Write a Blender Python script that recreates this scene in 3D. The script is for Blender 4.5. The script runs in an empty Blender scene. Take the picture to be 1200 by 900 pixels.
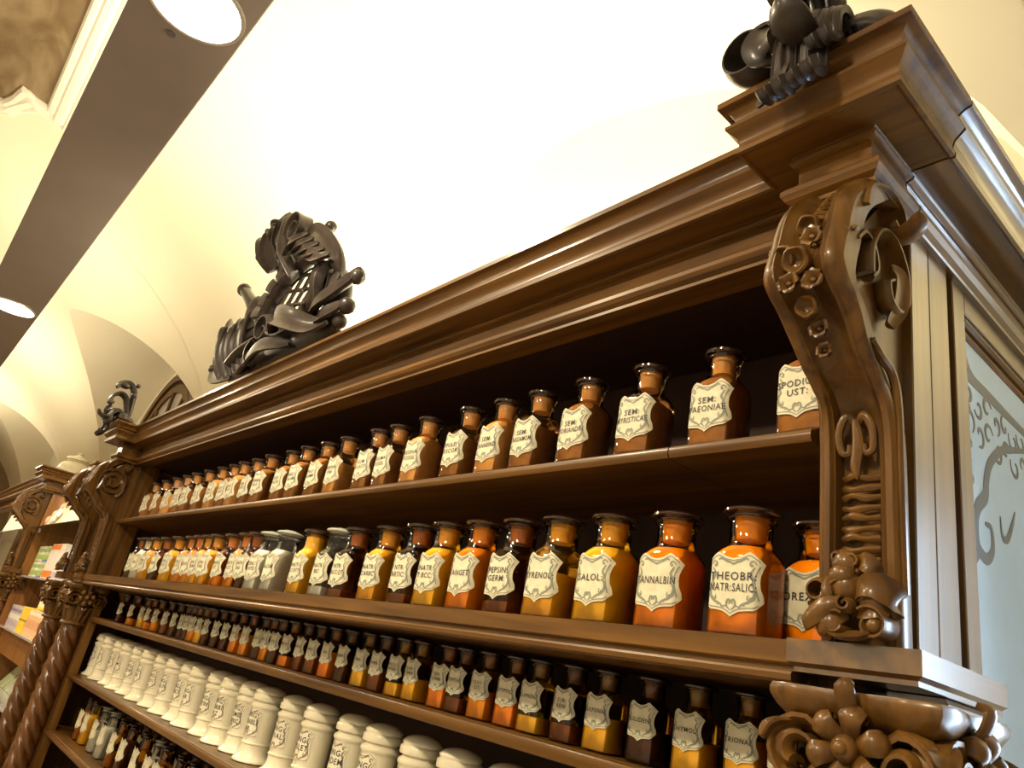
import bpy, bmesh, math, random
from mathutils import Vector, Matrix
from math import sin, cos, pi, sqrt, radians

random.seed(7)
C = bpy.context.scene.collection
V = Vector
Z0 = 1.6                      # eye height: script heights are measured from the eye, the floor is 1.6 m below

# ------------------------------------------------------------------ camera, world, light, exposure
sc = bpy.context.scene
cam_d = bpy.data.cameras.new('camera')
cam = bpy.data.objects.new('camera', cam_d)
C.objects.link(cam)
RX = V((0.65365152, 0.73366419, 0.18567861))
DN = V((-0.1695261, 0.38105951, -0.90887543))
FW = V((-0.73756396, 0.56261043, 0.37345536))
cam.matrix_world = Matrix(((RX.x, -DN.x, -FW.x, 0), (RX.y, -DN.y, -FW.y, 0), (RX.z, -DN.z, -FW.z, Z0), (0, 0, 0, 1)))
cam_d.sensor_width = 36
cam_d.lens = 860.0 / 1200 * 36
cam_d.clip_start = 0.02
sc.camera = cam

world = bpy.data.worlds.new('daylight')
sc.world = world
world.use_nodes = True
world.node_tree.nodes['Background'].inputs[0].default_value = (0.62, 0.78, 1.0, 1)
world.node_tree.nodes['Background'].inputs[1].default_value = 2.6

sc.view_settings.view_transform = 'Standard'
sc.view_settings.look = 'None'
sc.view_settings.exposure = 0.0
sc.view_settings.gamma = 1.0
sc.cycles.transparent_max_bounces = 20
sc.cycles.max_bounces = 8


def area(name, loc, rot, sx, sy, power, col):
    d = bpy.data.lights.new(name, 'AREA')
    d.shape = 'RECTANGLE'
    d.size, d.size_y = sx, sy
    d.energy = power
    d.color = col
    o = bpy.data.objects.new(name, d)
    C.objects.link(o)
    o.location = (loc[0], loc[1], loc[2] + Z0)
    o.rotation_euler = rot
    return o


# uplights lying on top of the shelving, shining into the vault
UPX = (-1.55, -2.2, -2.85, -3.5)
for ux in UPX:
    area('uplight_lamp', (ux, 1.30, 0.87), (pi - 0.10, 0, 0), 0.6, 0.12, 26, (1.0, 0.89, 0.62))
# uplights on the top face of the long hanging lamp panels
for ux, up in ((-12.4, 40), (-9.4, 38), (-6.4, 27), (-3.4, 20)):
    area('panel_uplight', (ux, 0.095, 1.50), (pi, 0, 0), 2.2, 0.18, up, (1.0, 0.87, 0.60))
# daylight through the window of the back wall to the right of the shelving
area('window_daylight', (0.72, 1.84, -0.1), (radians(-90), 0, 0), 1.1, 1.5, 240, (0.62, 0.80, 1.0))
# added unseen fill light: brightens the wall that the side panel reflects
area('added_wall_fill', (0.45, 1.42, 1.02), (radians(90), 0, 0), 0.7, 0.12, 5.5, (1.0, 0.90, 0.58))
LAMP_X = (-11.25, -8.09, -4.93, -1.77)
LAMP_POWER = 33
FAR_LAMP_X = (-9.4, -7.2, -5.0, -3.1, -1.5, -0.3)   # second panel over the middle of the room
FAR_LAMP_POWER = 27
LAMP_Z = 1.45

# ------------------------------------------------------------------ materials
MATS = {}


def nodes_of(name):
    m = bpy.data.materials.new(name)
    m.use_nodes = True
    MATS[name] = m
    nt = m.node_tree
    return m, nt, nt.nodes['Principled BSDF'], nt.nodes['Material Output']


def plain(name, col, rough=0.5, noise=0.0, nscale=20, coat=0.0, bump=0.0, spec=0.5, emit=None, metal=0.0):
    m, nt, p, out = nodes_of(name)
    p.inputs['Base Color'].default_value = (*col, 1)
    p.inputs['Roughness'].default_value = rough
    p.inputs['Coat Weight'].default_value = coat
    p.inputs['Metallic'].default_value = metal
    p.inputs['Specular IOR Level'].default_value = spec
    if emit:
        p.inputs['Emission Color'].default_value = (*emit[0], 1)
        p.inputs['Emission Strength'].default_value = emit[1]
    if noise or bump:
        geo = nt.nodes.new('ShaderNodeNewGeometry')
        n = nt.nodes.new('ShaderNodeTexNoise')
        n.inputs['Scale'].default_value = nscale
        n.inputs['Detail'].default_value = 4
        nt.links.new(geo.outputs['Position'], n.inputs['Vector'])
        if noise:
            r = nt.nodes.new('ShaderNodeValToRGB')
            r.color_ramp.elements[0].position = 0.3
            r.color_ramp.elements[1].position = 0.7
            r.color_ramp.elements[0].color = (*[c * (1 - noise) for c in col], 1)
            r.color_ramp.elements[1].color = (*[min(1, c * (1 + noise)) for c in col], 1)
            nt.links.new(n.outputs['Fac'], r.inputs[0])
            nt.links.new(r.outputs[0], p.inputs['Base Color'])
        if bump:
            b = nt.nodes.new('ShaderNodeBump')
            b.inputs['Strength'].default_value = bump
            b.inputs['Distance'].default_value = 0.004
            nt.links.new(n.outputs['Fac'], b.inputs['Height'])
            nt.links.new(b.outputs[0], p.inputs['Normal'])
    return m


def wood(name, c1, c2, axis, rough=0.46, coat=0.22, scale=1.0, ior=1.5):
    """varnished wood: long grain along one world axis"""
    m, nt, p, out = nodes_of(name)
    geo = nt.nodes.new('ShaderNodeNewGeometry')
    mp = nt.nodes.new('ShaderNodeMapping')
    s = [38.0 * scale] * 3
    s['xyz'.index(axis)] = 2.2 * scale
    mp.inputs['Scale'].default_value = s
    nt.links.new(geo.outputs['Position'], mp.inputs[0])
    n = nt.nodes.new('ShaderNodeTexNoise')
    n.inputs['Scale'].default_value = 1.0
    n.inputs['Detail'].default_value = 6
    n.inputs['Distortion'].default_value = 0.6
    nt.links.new(mp.outputs[0], n.inputs['Vector'])
    r = nt.nodes.new('ShaderNodeValToRGB')
    r.color_ramp.elements[0].position = 0.30
    r.color_ramp.elements[1].position = 0.72
    r.color_ramp.elements[0].color = (*c1, 1)
    r.color_ramp.elements[1].color = (*c2, 1)
    nt.links.new(n.outputs['Fac'], r.inputs[0])
    nt.links.new(r.outputs[0], p.inputs['Base Color'])
    p.inputs['Roughness'].default_value = rough
    p.inputs['Coat Weight'].default_value = coat
    p.inputs['Specular IOR Level'].default_value = 0.25
    p.inputs['Coat IOR'].default_value = ior
    p.inputs['Coat Roughness'].default_value = 0.18
    b = nt.nodes.new('ShaderNodeBump')
    b.inputs['Strength'].default_value = 0.12
    b.inputs['Distance'].default_value = 0.002
    nt.links.new(n.outputs['Fac'], b.inputs['Height'])
    nt.links.new(b.outputs[0], p.inputs['Normal'])
    return m


def glass(name, tint, rough=0.04, ior=1.5):
    """thin walled glass: tinted see-through with fresnel gloss"""
    m, nt, p, out = nodes_of(name)
    nt.nodes.remove(p)
    t = nt.nodes.new('ShaderNodeBsdfTransparent')
    t.inputs[0].default_value = (*tint, 1)
    g = nt.nodes.new('ShaderNodeBsdfGlossy')
    g.inputs['Roughness'].default_value = rough
    f = nt.nodes.new('ShaderNodeFresnel')
    f.inputs[0].default_value = ior
    mx = nt.nodes.new('ShaderNodeMixShader')
    nt.links.new(f.outputs[0], mx.inputs[0])
    nt.links.new(t.outputs[0], mx.inputs[1])
    nt.links.new(g.outputs[0], mx.inputs[2])
    nt.links.new(mx.outputs[0], out.inputs[0])
    return m


W1, W2 = (0.052, 0.0205, 0.0032), (0.165, 0.072, 0.0090)
wood_x = wood('walnut_along', W1, W2, 'x')
wood_z = wood('walnut_upright', W1, W2, 'z')
wood_y = wood('walnut_deep', W1, W2, 'y')
wood_side = wood('walnut_side', W1, W2, 'z', rough=0.34, coat=1.0, ior=2.0)
wood_side_y = wood('walnut_side_rail', W1, W2, 'y', rough=0.34, coat=1.0, ior=2.0)
wood_carved = wood('walnut_carved', (0.052, 0.0215, 0.0040), (0.155, 0.070, 0.0110), 'z', rough=0.38, coat=0.25, scale=1.4)
wood_col = wood('walnut_column', (0.055, 0.019, 0.0045), (0.150, 0.055, 0.0110), 'z', rough=0.32, coat=0.6)
wood_ledge = wood('walnut_ledge', W1, W2, 'x', rough=0.42, coat=0.35)
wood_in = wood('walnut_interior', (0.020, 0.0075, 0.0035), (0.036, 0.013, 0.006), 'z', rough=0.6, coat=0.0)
wood_crest = wood('dark_carved_wood', (0.020, 0.0145, 0.0125), (0.044, 0.032, 0.026), 'z', rough=0.42, coat=0.3, scale=1.6)
wood_orange = wood('honey_wood', (0.16, 0.062, 0.014), (0.30, 0.130, 0.032), 'z', rough=0.4)
plaster = plain('cream_plaster', (0.84, 0.77, 0.60), 0.85, noise=0.03, nscale=1.2)
plaster_wall = plain('wall_plaster', (0.80, 0.745, 0.62), 0.85, noise=0.04, nscale=1.5)
stucco = plain('stucco', (0.86, 0.81, 0.70), 0.8, noise=0.04, nscale=18, bump=0.2)
panel_mat = plain('mauve_metal_panel', (0.200, 0.165, 0.150), 0.55, noise=0.05, nscale=6)
dark_mat = plain('dark_gap', (0.012, 0.008, 0.006), 0.8)
floor_mat = plain('stone_floor', (0.34, 0.27, 0.20), 0.5, noise=0.2, nscale=4)
lamp_mat = plain('lamp_diffuser', (1, 0.97, 0.9), 0.4, emit=((1.0, 0.95, 0.85), 14.0))
chrome = plain('lamp_ring', (0.7, 0.68, 0.65), 0.3, metal=0.8)
porcelain = plain('cream_porcelain', (0.76, 0.70, 0.52), 0.16, noise=0.04, nscale=30, coat=0.6)
paper = plain('label_paper', (0.60, 0.55, 0.39), 0.6, noise=0.10, nscale=90)
paper_edge = plain('label_border_paper', (0.74, 0.69, 0.54), 0.6)
ink = plain('label_ink', (0.018, 0.020, 0.030), 0.6)
print_green = plain('label_ornament', (0.20, 0.215, 0.165), 0.6)
print_brown = plain('jar_ornament', (0.20, 0.150, 0.095), 0.4)
stain = plain('yellow_stain', (0.66, 0.42, 0.07), 0.5, noise=0.3, nscale=80)
plug_tan = plain('ground_glass_plug', (0.60, 0.41, 0.24), 0.45, noise=0.12, nscale=60)
plug_dark = plain('brown_ground_plug', (0.15, 0.085, 0.045), 0.35, noise=0.15, nscale=60, coat=0.3)
cap_dark = plain('dark_amber_stopper', (0.020, 0.009, 0.006), 0.10, coat=0.6)
cap_clear = plain('clear_stopper', (0.42, 0.43, 0.36), 0.12, coat=0.5)
amber_a = glass('amber_glass_light', (0.98, 0.74, 0.19))
amber_b = glass('amber_glass_deep', (0.97, 0.62, 0.11))
amber_p = glass('amber_glass_pale', (0.90, 0.70, 0.44))
amber_d = glass('amber_glass_brown', (0.72, 0.44, 0.18))
clear_g = glass('clear_glass', (0.93, 0.94, 0.90))
shelf_glass = glass('shelf_glass', (0.85, 0.90, 0.86), 0.05, 1.5)
POWDER = {
    'white': plain('white_powder', (0.80, 0.75, 0.66), 0.9, noise=0.05, nscale=60),
    'orange': plain('pale_powder', (0.86, 0.66, 0.42), 0.9, noise=0.08, nscale=60),
    'yellow': plain('cream_powder', (0.92, 0.78, 0.40), 0.9, noise=0.08, nscale=60),
    'deep': plain('ochre_powder', (0.90, 0.58, 0.26), 0.9, noise=0.08, nscale=60),
    'brown': plain('brown_powder', (0.42, 0.27, 0.15), 0.9, noise=0.15, nscale=70),
    'dark': plain('dark_seeds', (0.13, 0.075, 0.045), 0.8, noise=0.3, nscale=120),
}

# ------------------------------------------------------------------ mesh helpers
ORI = {}


def tag(o, label=None, cat=None, group=None, kind=None):
    if label: o['label'] = label
    if cat: o['category'] = cat
    if group: o['group'] = group
    if kind: o['kind'] = kind
    return o


def thing(name, label, cat, loc, group=None):
    o = bpy.data.objects.new(name, None)
    o.empty_display_size = 0.05
    C.objects.link(o)
    o.location = (loc[0], loc[1], loc[2] + Z0)
    ORI[o] = V(loc)
    return tag(o, label, cat, group)


def obj(name, bm, m, parent=None, smooth=True, angle=35, local=False, at=None):
    """one mesh object; vertices come in eye-level coordinates (or local=True: already in the parent's frame)"""
    if isinstance(bm, bpy.types.Mesh):
        me = bm
    else:
        bmesh.ops.recalc_face_normals(bm, faces=bm.faces)
        if not local:
            base = ORI[parent] if parent is not None else V((0, 0, -Z0))
            for v in bm.verts:
                v.co -= base
        me = bpy.data.meshes.new(name)
        bm.to_mesh(me)
        bm.free()
        if m is not None: me.materials.append(m)
        if smooth:
            me.polygons.foreach_set('use_smooth', [True] * len(me.polygons))
            me.set_sharp_from_angle(angle=radians(angle))
    o = bpy.data.objects.new(name, me)
    C.objects.link(o)
    if parent is not None:
        o.parent = parent
        ORI[o] = ORI.get(parent, V((0, 0, 0)))
    else:
        ORI[o] = V((0, 0, -Z0))
    if at is not None:
        o.location = at
    return o


def struct(name, bm, m, **k):
    o = obj(name, bm, m, None, **k)
    o['kind'] = 'structure'
    return o


def nb():
    return bmesh.new()


def box(bm, x0, x1, y0, y1, z0, z1, bev=0.0):
    r = bmesh.ops.create_cube(bm, size=1.0)
    for v in r['verts']:
        v.co = V(((x0 + x1) / 2 + v.co.x * (x1 - x0), (y0 + y1) / 2 + v.co.y * (y1 - y0), (z0 + z1) / 2 + v.co.z * (z1 - z0)))
    if bev:
        es = list({e for v in r['verts'] for e in v.link_edges})
        bmesh.ops.bevel(bm, geom=es, offset=bev, segments=1, affect='EDGES', profile=0.5)
    return bm


def loft(bm, rings, closed=True, cap=True):
    vr = [[bm.verts.new(p) for p in r] for r in rings]
    n = len(vr[0])
    for a, b in zip(vr, vr[1:]):
        for i in range(n if closed else n - 1):
            j = (i + 1) % n
            bm.faces.new((a[i], a[j], b[j], b[i]))
    if cap and closed:
        bm.faces.new(vr[0][::-1])
        bm.faces.new(vr[-1])
    return vr


def lathe(bm, prof, seg=20, c=(0, 0, 0), cap=True):
    rings = [[V((c[0] + r * cos(2 * pi * i / seg), c[1] + r * sin(2 * pi * i / seg), c[2] + z)) for i in range(seg)] for r, z in prof]
    return loft(bm, rings, True, cap)


def tangents(pts):
    n = len(pts)
    return [((pts[min(i + 1, n - 1)] - pts[max(i - 1, 0)]).normalized()) for i in range(n)]


def val(f, t):
    return f(t) if callable(f) else f


def ribbon(bm, pts, width, thick, side=None, normal=None, cup=0.0, K=4, ripple=0.0, nr=3):
    """a carved band, leaf or scroll: a cupped cross-section carried along a path"""
    pts = [V(p) for p in pts]
    T = tangents(pts)
    rings = []
    n = len(pts)
    for i, (p, t) in enumerate(zip(pts, T)):
        u = i / (n - 1)
        if side is not None:
            s = V(side)
            s = (s - t * s.dot(t)).normalized()
            nn = t.cross(s)
        else:
            nn = V(normal)
            nn = (nn - t * nn.dot(t)).normalized()
            s = nn.cross(t)
        w, th, cu = val(width, u), val(thick, u), val(cup, u)
        top, bot = [], []
        for k in range(K + 1):
            a = -1 + 2 * k / K
            q = p + s * (a * w / 2) + nn * (cu * w * (a * a - 0.35))
            if ripple: q = q + nn * (ripple * w * cos(a * pi * nr))
            e = th * (1 - 0.55 * a * a) / 2
            top.append(q + nn * e)
            bot.append(q - nn * e)
        rings.append(top + bot[::-1])
    loft(bm, rings)
    return bm


def tube(bm, pts, rad, seg=8, cap=True):
    pts = [V(p) for p in pts]
    T = tangents(pts)
    ref = V((0.31, 0.52, 0.79))
    rings = []
    n = len(pts)
    for i, (p, t) in enumerate(zip(pts, T)):
        s = ref.cross(t).normalized()
        q = t.cross(s)
        r = val(rad, i / (n - 1))
        rings.append([p + (s * cos(2 * pi * k / seg) + q * sin(2 * pi * k / seg)) * r for k in range(seg)])
    loft(bm, rings, True, cap)
    return bm


def ball(bm, c, r, sx=1, sy=1, sz=1, sub=2):
    q = bmesh.ops.create_icosphere(bm, subdivisions=sub, radius=r)
    for v in q['verts']:
        v.co = V((v.co.x * sx + c[0], v.co.y * sy + c[1], v.co.z * sz + c[2]))


def spiral(c, r0, r1, a0, turns, u, v, n=28, lift=None):
    c, u, v = V(c), V(u), V(v)
    out = []
    for i in range(n + 1):
        t = i / n
        r = r0 + (r1 - r0) * t
        a = a0 + turns * 2 * pi * t
        p = c + (u * cos(a) + v * sin(a)) * r
        if lift is not None: p = p + V(lift) * t
        out.append(p)
    return out


def bez(p0, p1, p2, p3, n=14):
    p0, p1, p2, p3 = map(V, (p0, p1, p2, p3))
    return [p0 * (1 - t) ** 3 + p1 * 3 * t * (1 - t) ** 2 + p2 * 3 * t * t * (1 - t) + p3 * t ** 3 for t in [i / n for i in range(n + 1)]]


def cat(pts, n=8):
    """catmull-rom through points"""
    pts = [V(p) for p in pts]
    P = [pts[0] * 2 - pts[1]] + pts + [pts[-1] * 2 - pts[-2]]
    out = []
    for i in range(1, len(P) - 2):
        a, b, c, d = P[i - 1], P[i], P[i + 1], P[i + 2]
        for k in range(n):
            t = k / n
            out.append(0.5 * ((2 * b) + (c - a) * t + (2 * a - 5 * b + 4 * c - d) * t * t + (3 * b - a - 3 * c + d) * t ** 3))
    out.append(pts[-1])
    return out


def leafw(w, tip=0.15, lobes=0, amp=0.2):
    def f(t):
        b = w * (tip + (1 - tip) * sin(pi * min(1, 0.12 + 0.88 * t)) ** 0.7) if t < 1 else w * tip * 0.6
        if lobes: b *= 1 - amp * (0.5 + 0.5 * cos(2 * pi * lobes * t))
        return max(b, w * 0.06)
    return f


def sweep(bm, path, prof, closed_prof=True):
    """mitred sweep of an outward profile [(d, z)] along a plan path [(x, y)]; outward is to the left of travel"""
    n = len(path)
    rings = []
    for i in range(n):
        ds = []
        if i > 0: ds.append((V(path[i]) - V(path[i - 1])).normalized())
        if i < n - 1: ds.append((V(path[i + 1]) - V(path[i])).normalized())
        ns = [V((-d.y, d.x)) for d in ds]
        m = ns[0] if len(ns) == 1 else (ns[0] + ns[1]) / (1 + ns[0].dot(ns[1]))
        p = V(path[i])
        rings.append([V((p.x + m.x * d, p.y + m.y * d, z)) for d, z in prof])
    loft(bm, rings)
    return bm


# ------------------------------------------------------------------ large structure: vault, walls, floor
YW, Y0, ZS, ZC = 1.73, -1.191, 0.86, 2.86
LR, LZ, LH = 1.841, 1.092, 1.316
LXC = [-7.722 + 5.552 * k for k in (-1, 0, 1, 2)]
YF = 2 * Y0 - YW


def main_z(y):
    u = max(-1, min(1, (y - Y0) / (YW - Y0)))
    return ZS + (ZC - ZS) * sqrt(1 - u * u)


def lun_z(x):
    for xc in LXC:
        u = (x - xc) / LR
        if abs(u) < 1: return LZ + LH * (0.80 * sqrt(1 - u * u) + 0.24 * (1 - abs(u)))
    return None


def cross_y(x):
    z = lun_z(x)
    if z is None: return YW
    u = (z - ZS) / (ZC - ZS)
    if u <= 0: return YW
    return Y0 + (YW - Y0) * sqrt(max(0, 1 - u * u))


bm = nb()
xs = []
x = -16.2
while x < 3.6:
    xs.append(x)
    x += 0.09
for xc in LXC:
    for s in (-1, 1):
        for e in (1.0, 0.9995, 0.997, 0.99, 0.975):
            q = xc + s * LR * e
            if -16.2 < q < 3.6: xs.append(q)
xs = sorted(set(round(q, 5) for q in xs))
cols = []
for q in xs:
    yc = cross_y(q)
    lz = lun_z(q)
    col = []
    for k in range(9):
        y = YW + (yc - YW) * k / 8
        col.append((q, y, lz if lz is not None else main_z(YW)))
    a0 = math.acos(max(-1, min(1, (yc - Y0) / (YW - Y0))))
    for k in range(1, 41):
        a = a0 + (pi - a0) * k / 40
        y = Y0 + (YW - Y0) * cos(a)
        col.append((q, y, main_z(y)))
    cols.append([bm.verts.new(p) for p in col])
for a, b in zip(cols, cols[1:]):
    for i in range(len(a) - 1):
        try: bm.faces.new((a[i], a[i + 1], b[i + 1], b[i]))
        except ValueError: pass
bmesh.ops.dissolve_degenerate(bm, dist=1e-5, edges=bm.edges)
struct('ceiling', bm, plaster, angle=18)

bm = nb()      # back wall with the window opening beside the shelving
WX0, WX1, WZ0, WZ1 = 0.14, 1.3, -0.95, 0.62
box(bm, -16.2, WX0, YW, YW + 0.25, -Z0, 2.45)
box(bm, WX1, 3.6, YW, YW + 0.25, -Z0, 2.45)
box(bm, WX0, WX1, YW, YW + 0.25, -Z0, WZ0)
box(bm, WX0, WX1, YW, YW + 0.25, WZ1, 2.45)
struct('wall_back', bm, plaster_wall, smooth=False)
bm = nb(); box(bm, -16.2, 3.6, YF - 0.2, YF, -Z0, ZS + 0.02); struct('wall_front', bm, plaster_wall, smooth=False)
bm = nb(); box(bm, -16.4, -16.2, YF, YW, -Z0, 3.0); struct('wall_left', bm, plain('brown_wall', (0.30, 0.20, 0.11), 0.8, noise=0.25, nscale=1.2), smooth=False)
bm = nb(); box(bm, 3.6, 3.8, YF, YW, -Z0, 3.0); struct('wall_right', bm, plaster_wall, smooth=False)
bm = nb(); box(bm, -16.4, 3.8, YF - 0.2, YW + 0.25, -Z0 - 0.1, -Z0); struct('floor', bm, floor_mat, smooth=False)

w1 = bm = nb()     # daylight window
for a, b, c, d in ((WX0, WX0 + 0.06, WZ0, WZ1), (WX1 - 0.06, WX1, WZ0, WZ1), (WX0 + 0.06, WX1 - 0.06, WZ0, WZ0 + 0.06), (WX0 + 0.06, WX1 - 0.06, WZ1 - 0.06, WZ1), (0.69, 0.75, WZ0 + 0.06, WZ1 - 0.06)):
    box(bm, a, b, YW + 0.05, YW + 0.11, c, d)
w1 = struct('window_1', bm, wood_z, smooth=False)
bm = nb(); box(bm, WX0 + 0.05, 0.70, YW + 0.075, YW + 0.082, WZ0 + 0.05, WZ1 - 0.05); box(bm, 0.74, WX1 - 0.05, YW + 0.075, YW + 0.082, WZ0 + 0.05, WZ1 - 0.05)
obj('pane', bm, glass('window_glass', (0.95, 0.97, 0.98)), w1, smooth=False)

bm = nb(); box(bm, 0.08, 0.82, 1.36, 1.415, 0.95, 1.09, 0.004); box(bm, 0.42, 0.48, 1.415, YW, 1.00, 1.04)  # housing made up for the added wall fill light, out of view
tag(obj('added_fill_housing', bm, plain('brushed_fitting', (0.5, 0.48, 0.45), 0.4)), 'grey housing of an added fill light above the window beside the shelving', 'lamp')

# arched wooden window in the lunette beyond the shelving
ax, az, ar = -7.72, 1.184, 1.07


def arch(r0, r1, y0, y1, n=40):
    b = nb()
    rings = []
    for i in range(n + 1):
        a = pi - pi * i / n
        rings.append([V((ax + r * cos(a), y, az + r * sin(a))) for r, y in ((r1, y1), (r1, y0), (r0, y0), (r0, y1))])
    loft(b, rings)
    return b


bm = arch(0.99, 1.08, YW - 0.05, YW)
w2 = struct('window_2', bm, wood_z)
obj('casing', arch(0.86, 0.95, YW - 0.035, YW), wood_z, w2)
obj('bead', arch(0.95, 0.99, YW - 0.02, YW), wood_in, w2)
bm = nb()
loft(bm, [[V((ax + 0.87 * cos(pi * i / 24), y, az + 0.87 * sin(pi * i / 24))) for i in range(25)] for y in (YW - 0.012, YW - 0.006)])
obj('pane', bm, plain('grey_dusk_pane', (0.50, 0.48, 0.45), 0.12), w2, smooth=False)
for k in range(1, 6):
    a = pi * k / 6
    bm = nb(); tube(bm, [(ax + 0.02 * cos(a), YW - 0.02, az + 0.02 * sin(a)), (ax + 0.88 * cos(a), YW - 0.02, az + 0.88 * sin(a))], 0.022, 6)
    obj('muntin', bm, wood_z, w2)

# ceiling fresco in its stucco frame
FX = [(-1.2, -0.2), (-4.93, -0.2), (-4.95, -0.30), (-4.93, -0.36), (-5.10, -0.38), (-5.22, -0.42), (-5.29, -0.50), (-5.3, -0.7), (-5.3, -1.9), (-1.2, -1.9)]


def on_vault(x, y, off):
    z = main_z(y)
    return V((x, y, z - off))


fr_nt = nodes_of('fresco')
m, nt, p, out = fr_nt
geo = nt.nodes.new('ShaderNodeNewGeometry')
mp = nt.nodes.new('ShaderNodeMapping'); mp.inputs['Scale'].default_value = (1.3, 3.2, 2.0); mp.inputs['Rotation'].default_value = (0, 0, 0.7)
nz = nt.nodes.new('ShaderNodeTexNoise'); nz.inputs['Scale'].default_value = 1.6; nz.inputs['Detail'].default_value = 9; nz.inputs['Distortion'].default_value = 1.2
rp = nt.nodes.new('ShaderNodeValToRGB')
rp.color_ramp.elements[0].position = 0.32; rp.color_ramp.elements[0].color = (0.30, 0.19, 0.085, 1)
rp.color_ramp.elements[1].position = 0.70; rp.color_ramp.elements[1].color = (0.60, 0.46, 0.27, 1)
nt.links.new(geo.outputs['Position'], mp.inputs[0]); nt.links.new(mp.outputs[0], nz.inputs['Vector']); nt.links.new(nz.outputs['Fac'], rp.inputs[0]); nt.links.new(rp.outputs[0], p.inputs['Base Color'])
p.inputs['Roughness'].default_value = 0.8
bm = nb()
ys = [-0.2 - 1.7 * i / 24 for i in range(25)]


def left_edge(y):
    P = FX[1:9]
    for (xa, ya), (xb, yb) in zip(P, P[1:]):
        if ya >= y >= yb: return xa + (xb - xa) * (ya - y) / max(1e-6, ya - yb)
    return -5.3


grid = []
for y in sorted(set(ys + [-0.30, -0.36, -0.38, -0.42, -0.50]), reverse=True):
    xl = left_edge(y)
    grid.append([on_vault(xl + (-1.2 - xl) * k / 6, y, 0.012) for k in range(7)])
vr = [[bm.verts.new(q) for q in r] for r in grid]
for a, b in zip(vr, vr[1:]):
    for i in range(6): bm.faces.new((a[i], a[i + 1], b[i + 1], b[i]))
bmesh.ops.solidify(bm, geom=bm.faces[:], thickness=0.004)
fresco = obj('ceiling_fresco', bm, MATS['fresco'])
tag(fresco, 'brown ceiling fresco with a notched corner on the cream vault', 'painting')
for w_, off, grow in ((0.030, 0.012, 0.02), (0.045, 0.0, 0.075), (0.02, 0.01, 0.125)):
    bm = nb()
    cx_, cy_ = -3.2, -1.05
    P = []
    for (x_, y_) in FX + [FX[0]]:
        P.append(on_vault(x_ + grow * (1 if x_ > cx_ else -1), y_ + grow * (1 if y_ > -0.55 and y_ > cy_ and x_ > -5.0 else (-1 if y_ < cy_ else 0.35)), off))
    Q = []
    for a, b in zip(P, P[1:]):
        for k in range(6): 
            q = a.lerp(b, k / 6); Q.append(on_vault(q.x, q.y, off))
    Q.append(P[-1])
    tube(bm, Q, w_, 8)
    obj('stucco_moulding', bm, stucco, fresco)

# long suspended lamp panel
def lamp_panel(y0, y1, xs_, power, label, x_end):
    bm = nb(); box(bm, -15.5, x_end, y0, y1, LAMP_Z, LAMP_Z + 0.035, 0.003)
    panel = tag(obj('lamp_panel', bm, panel_mat), label, 'ceiling lamp')
    for hx in (-14, -11, -6.5, -3.3, 0):
        for hy in (y0 + 0.05, y1 - 0.05):
            bm = nb(); tube(bm, [(hx, hy, LAMP_Z + 0.03), (hx, hy, main_z(hy) + 0.02)], 0.004, 6)
            obj('hanger', bm, chrome, panel)
    cy = (y0 + y1) / 2
    for lx in xs_:
        bm = nb()
        loft(bm, [[V((lx + r * cos(2 * pi * i / 40), cy + r * sin(2 * pi * i / 40), LAMP_Z + z)) for i in range(40)] for r, z in ((0.116, 0.002), (0.116, -0.006), (0.126, -0.005), (0.127, 0.002))], True, False)
        obj('lamp_rim', bm, chrome, panel)
        bm = nb(); lathe(bm, [(0.117, -0.004), (0.117, 0.001)], 40, (lx, cy, LAMP_Z))
        obj('lamp_diffuser', bm, lamp_mat, panel)
        d = bpy.data.lights.new('panel_lamp', 'AREA'); d.shape = 'DISK'; d.size = 0.22; d.energy = power * (2.3 if lx == -0.3 else 1.0); d.color = (1.0, 0.82, 0.54)
        o = bpy.data.objects.new('panel_lamp', d); C.objects.link(o); o.location = (lx, cy, LAMP_Z + Z0 - 0.012)
    return panel


panel = lamp_panel(-0.028 * LAMP_Z, 0.160 * LAMP_Z, LAMP_X, LAMP_POWER, 'long mauve brown lamp panel hung below the vault beside the shelving', 0.6)
lamp_panel(-1.16, -0.89, FAR_LAMP_X, FAR_LAMP_POWER, 'lamp panel over the middle of the room behind the viewer', 0.6)
bm = nb(); lathe(bm, [(0.012, -0.004), (0.012, 0.001)], 12, (-1.93, 0.08, LAMP_Z)); obj('screw_cover', bm, plain('grey_cap', (0.10, 0.08, 0.08), 0.5), panel)

# ------------------------------------------------------------------ the pharmacy shelving
cab = thing('pharmacy_shelving', 'carved walnut pharmacy shelving holding rows of bottles and white jars', 'shelving', (-2.15, 1.25, -Z0))


def P(name, bm, m, parent=None, **k):
    return obj(name, bm, m, parent or cab, **k)


XR, XL = -0.335, -4.07       # outer planes
XP = -3.97                   # left corbel axis
CORN = [(-0.05, 0.645), (0.0, 0.641), (0.007, 0.641), (0.007, 0.647), (0.003, 0.649), (0.012, 0.654), (0.0165, 0.661), (0.0165, 0.668), (0.012, 0.674),
        (0.0, 0.675), (0.0, 0.712), (0.004, 0.713), (0.009, 0.716), (0.010, 0.720), (0.007, 0.7225), (0.003, 0.723), (0.003, 0.725), (0.008, 0.728), (0.052, 0.728),
        (0.056, 0.725), (0.0605, 0.7265), (0.0610, 0.733), (0.0585, 0.738), (0.0580, 0.744), (0.0610, 0.752), (0.0680, 0.759), (0.0735, 0.765), (0.0735, 0.770), (0.0710, 0.772),
        (0.052, 0.7725), (0.052, 0.7785), (0.064, 0.779), (0.0645, 0.785), (0.068, 0.792), (0.075, 0.797), (0.081, 0.799), (0.083, 0.800), (0.083, 0.810), (-0.05, 0.810)]
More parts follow.
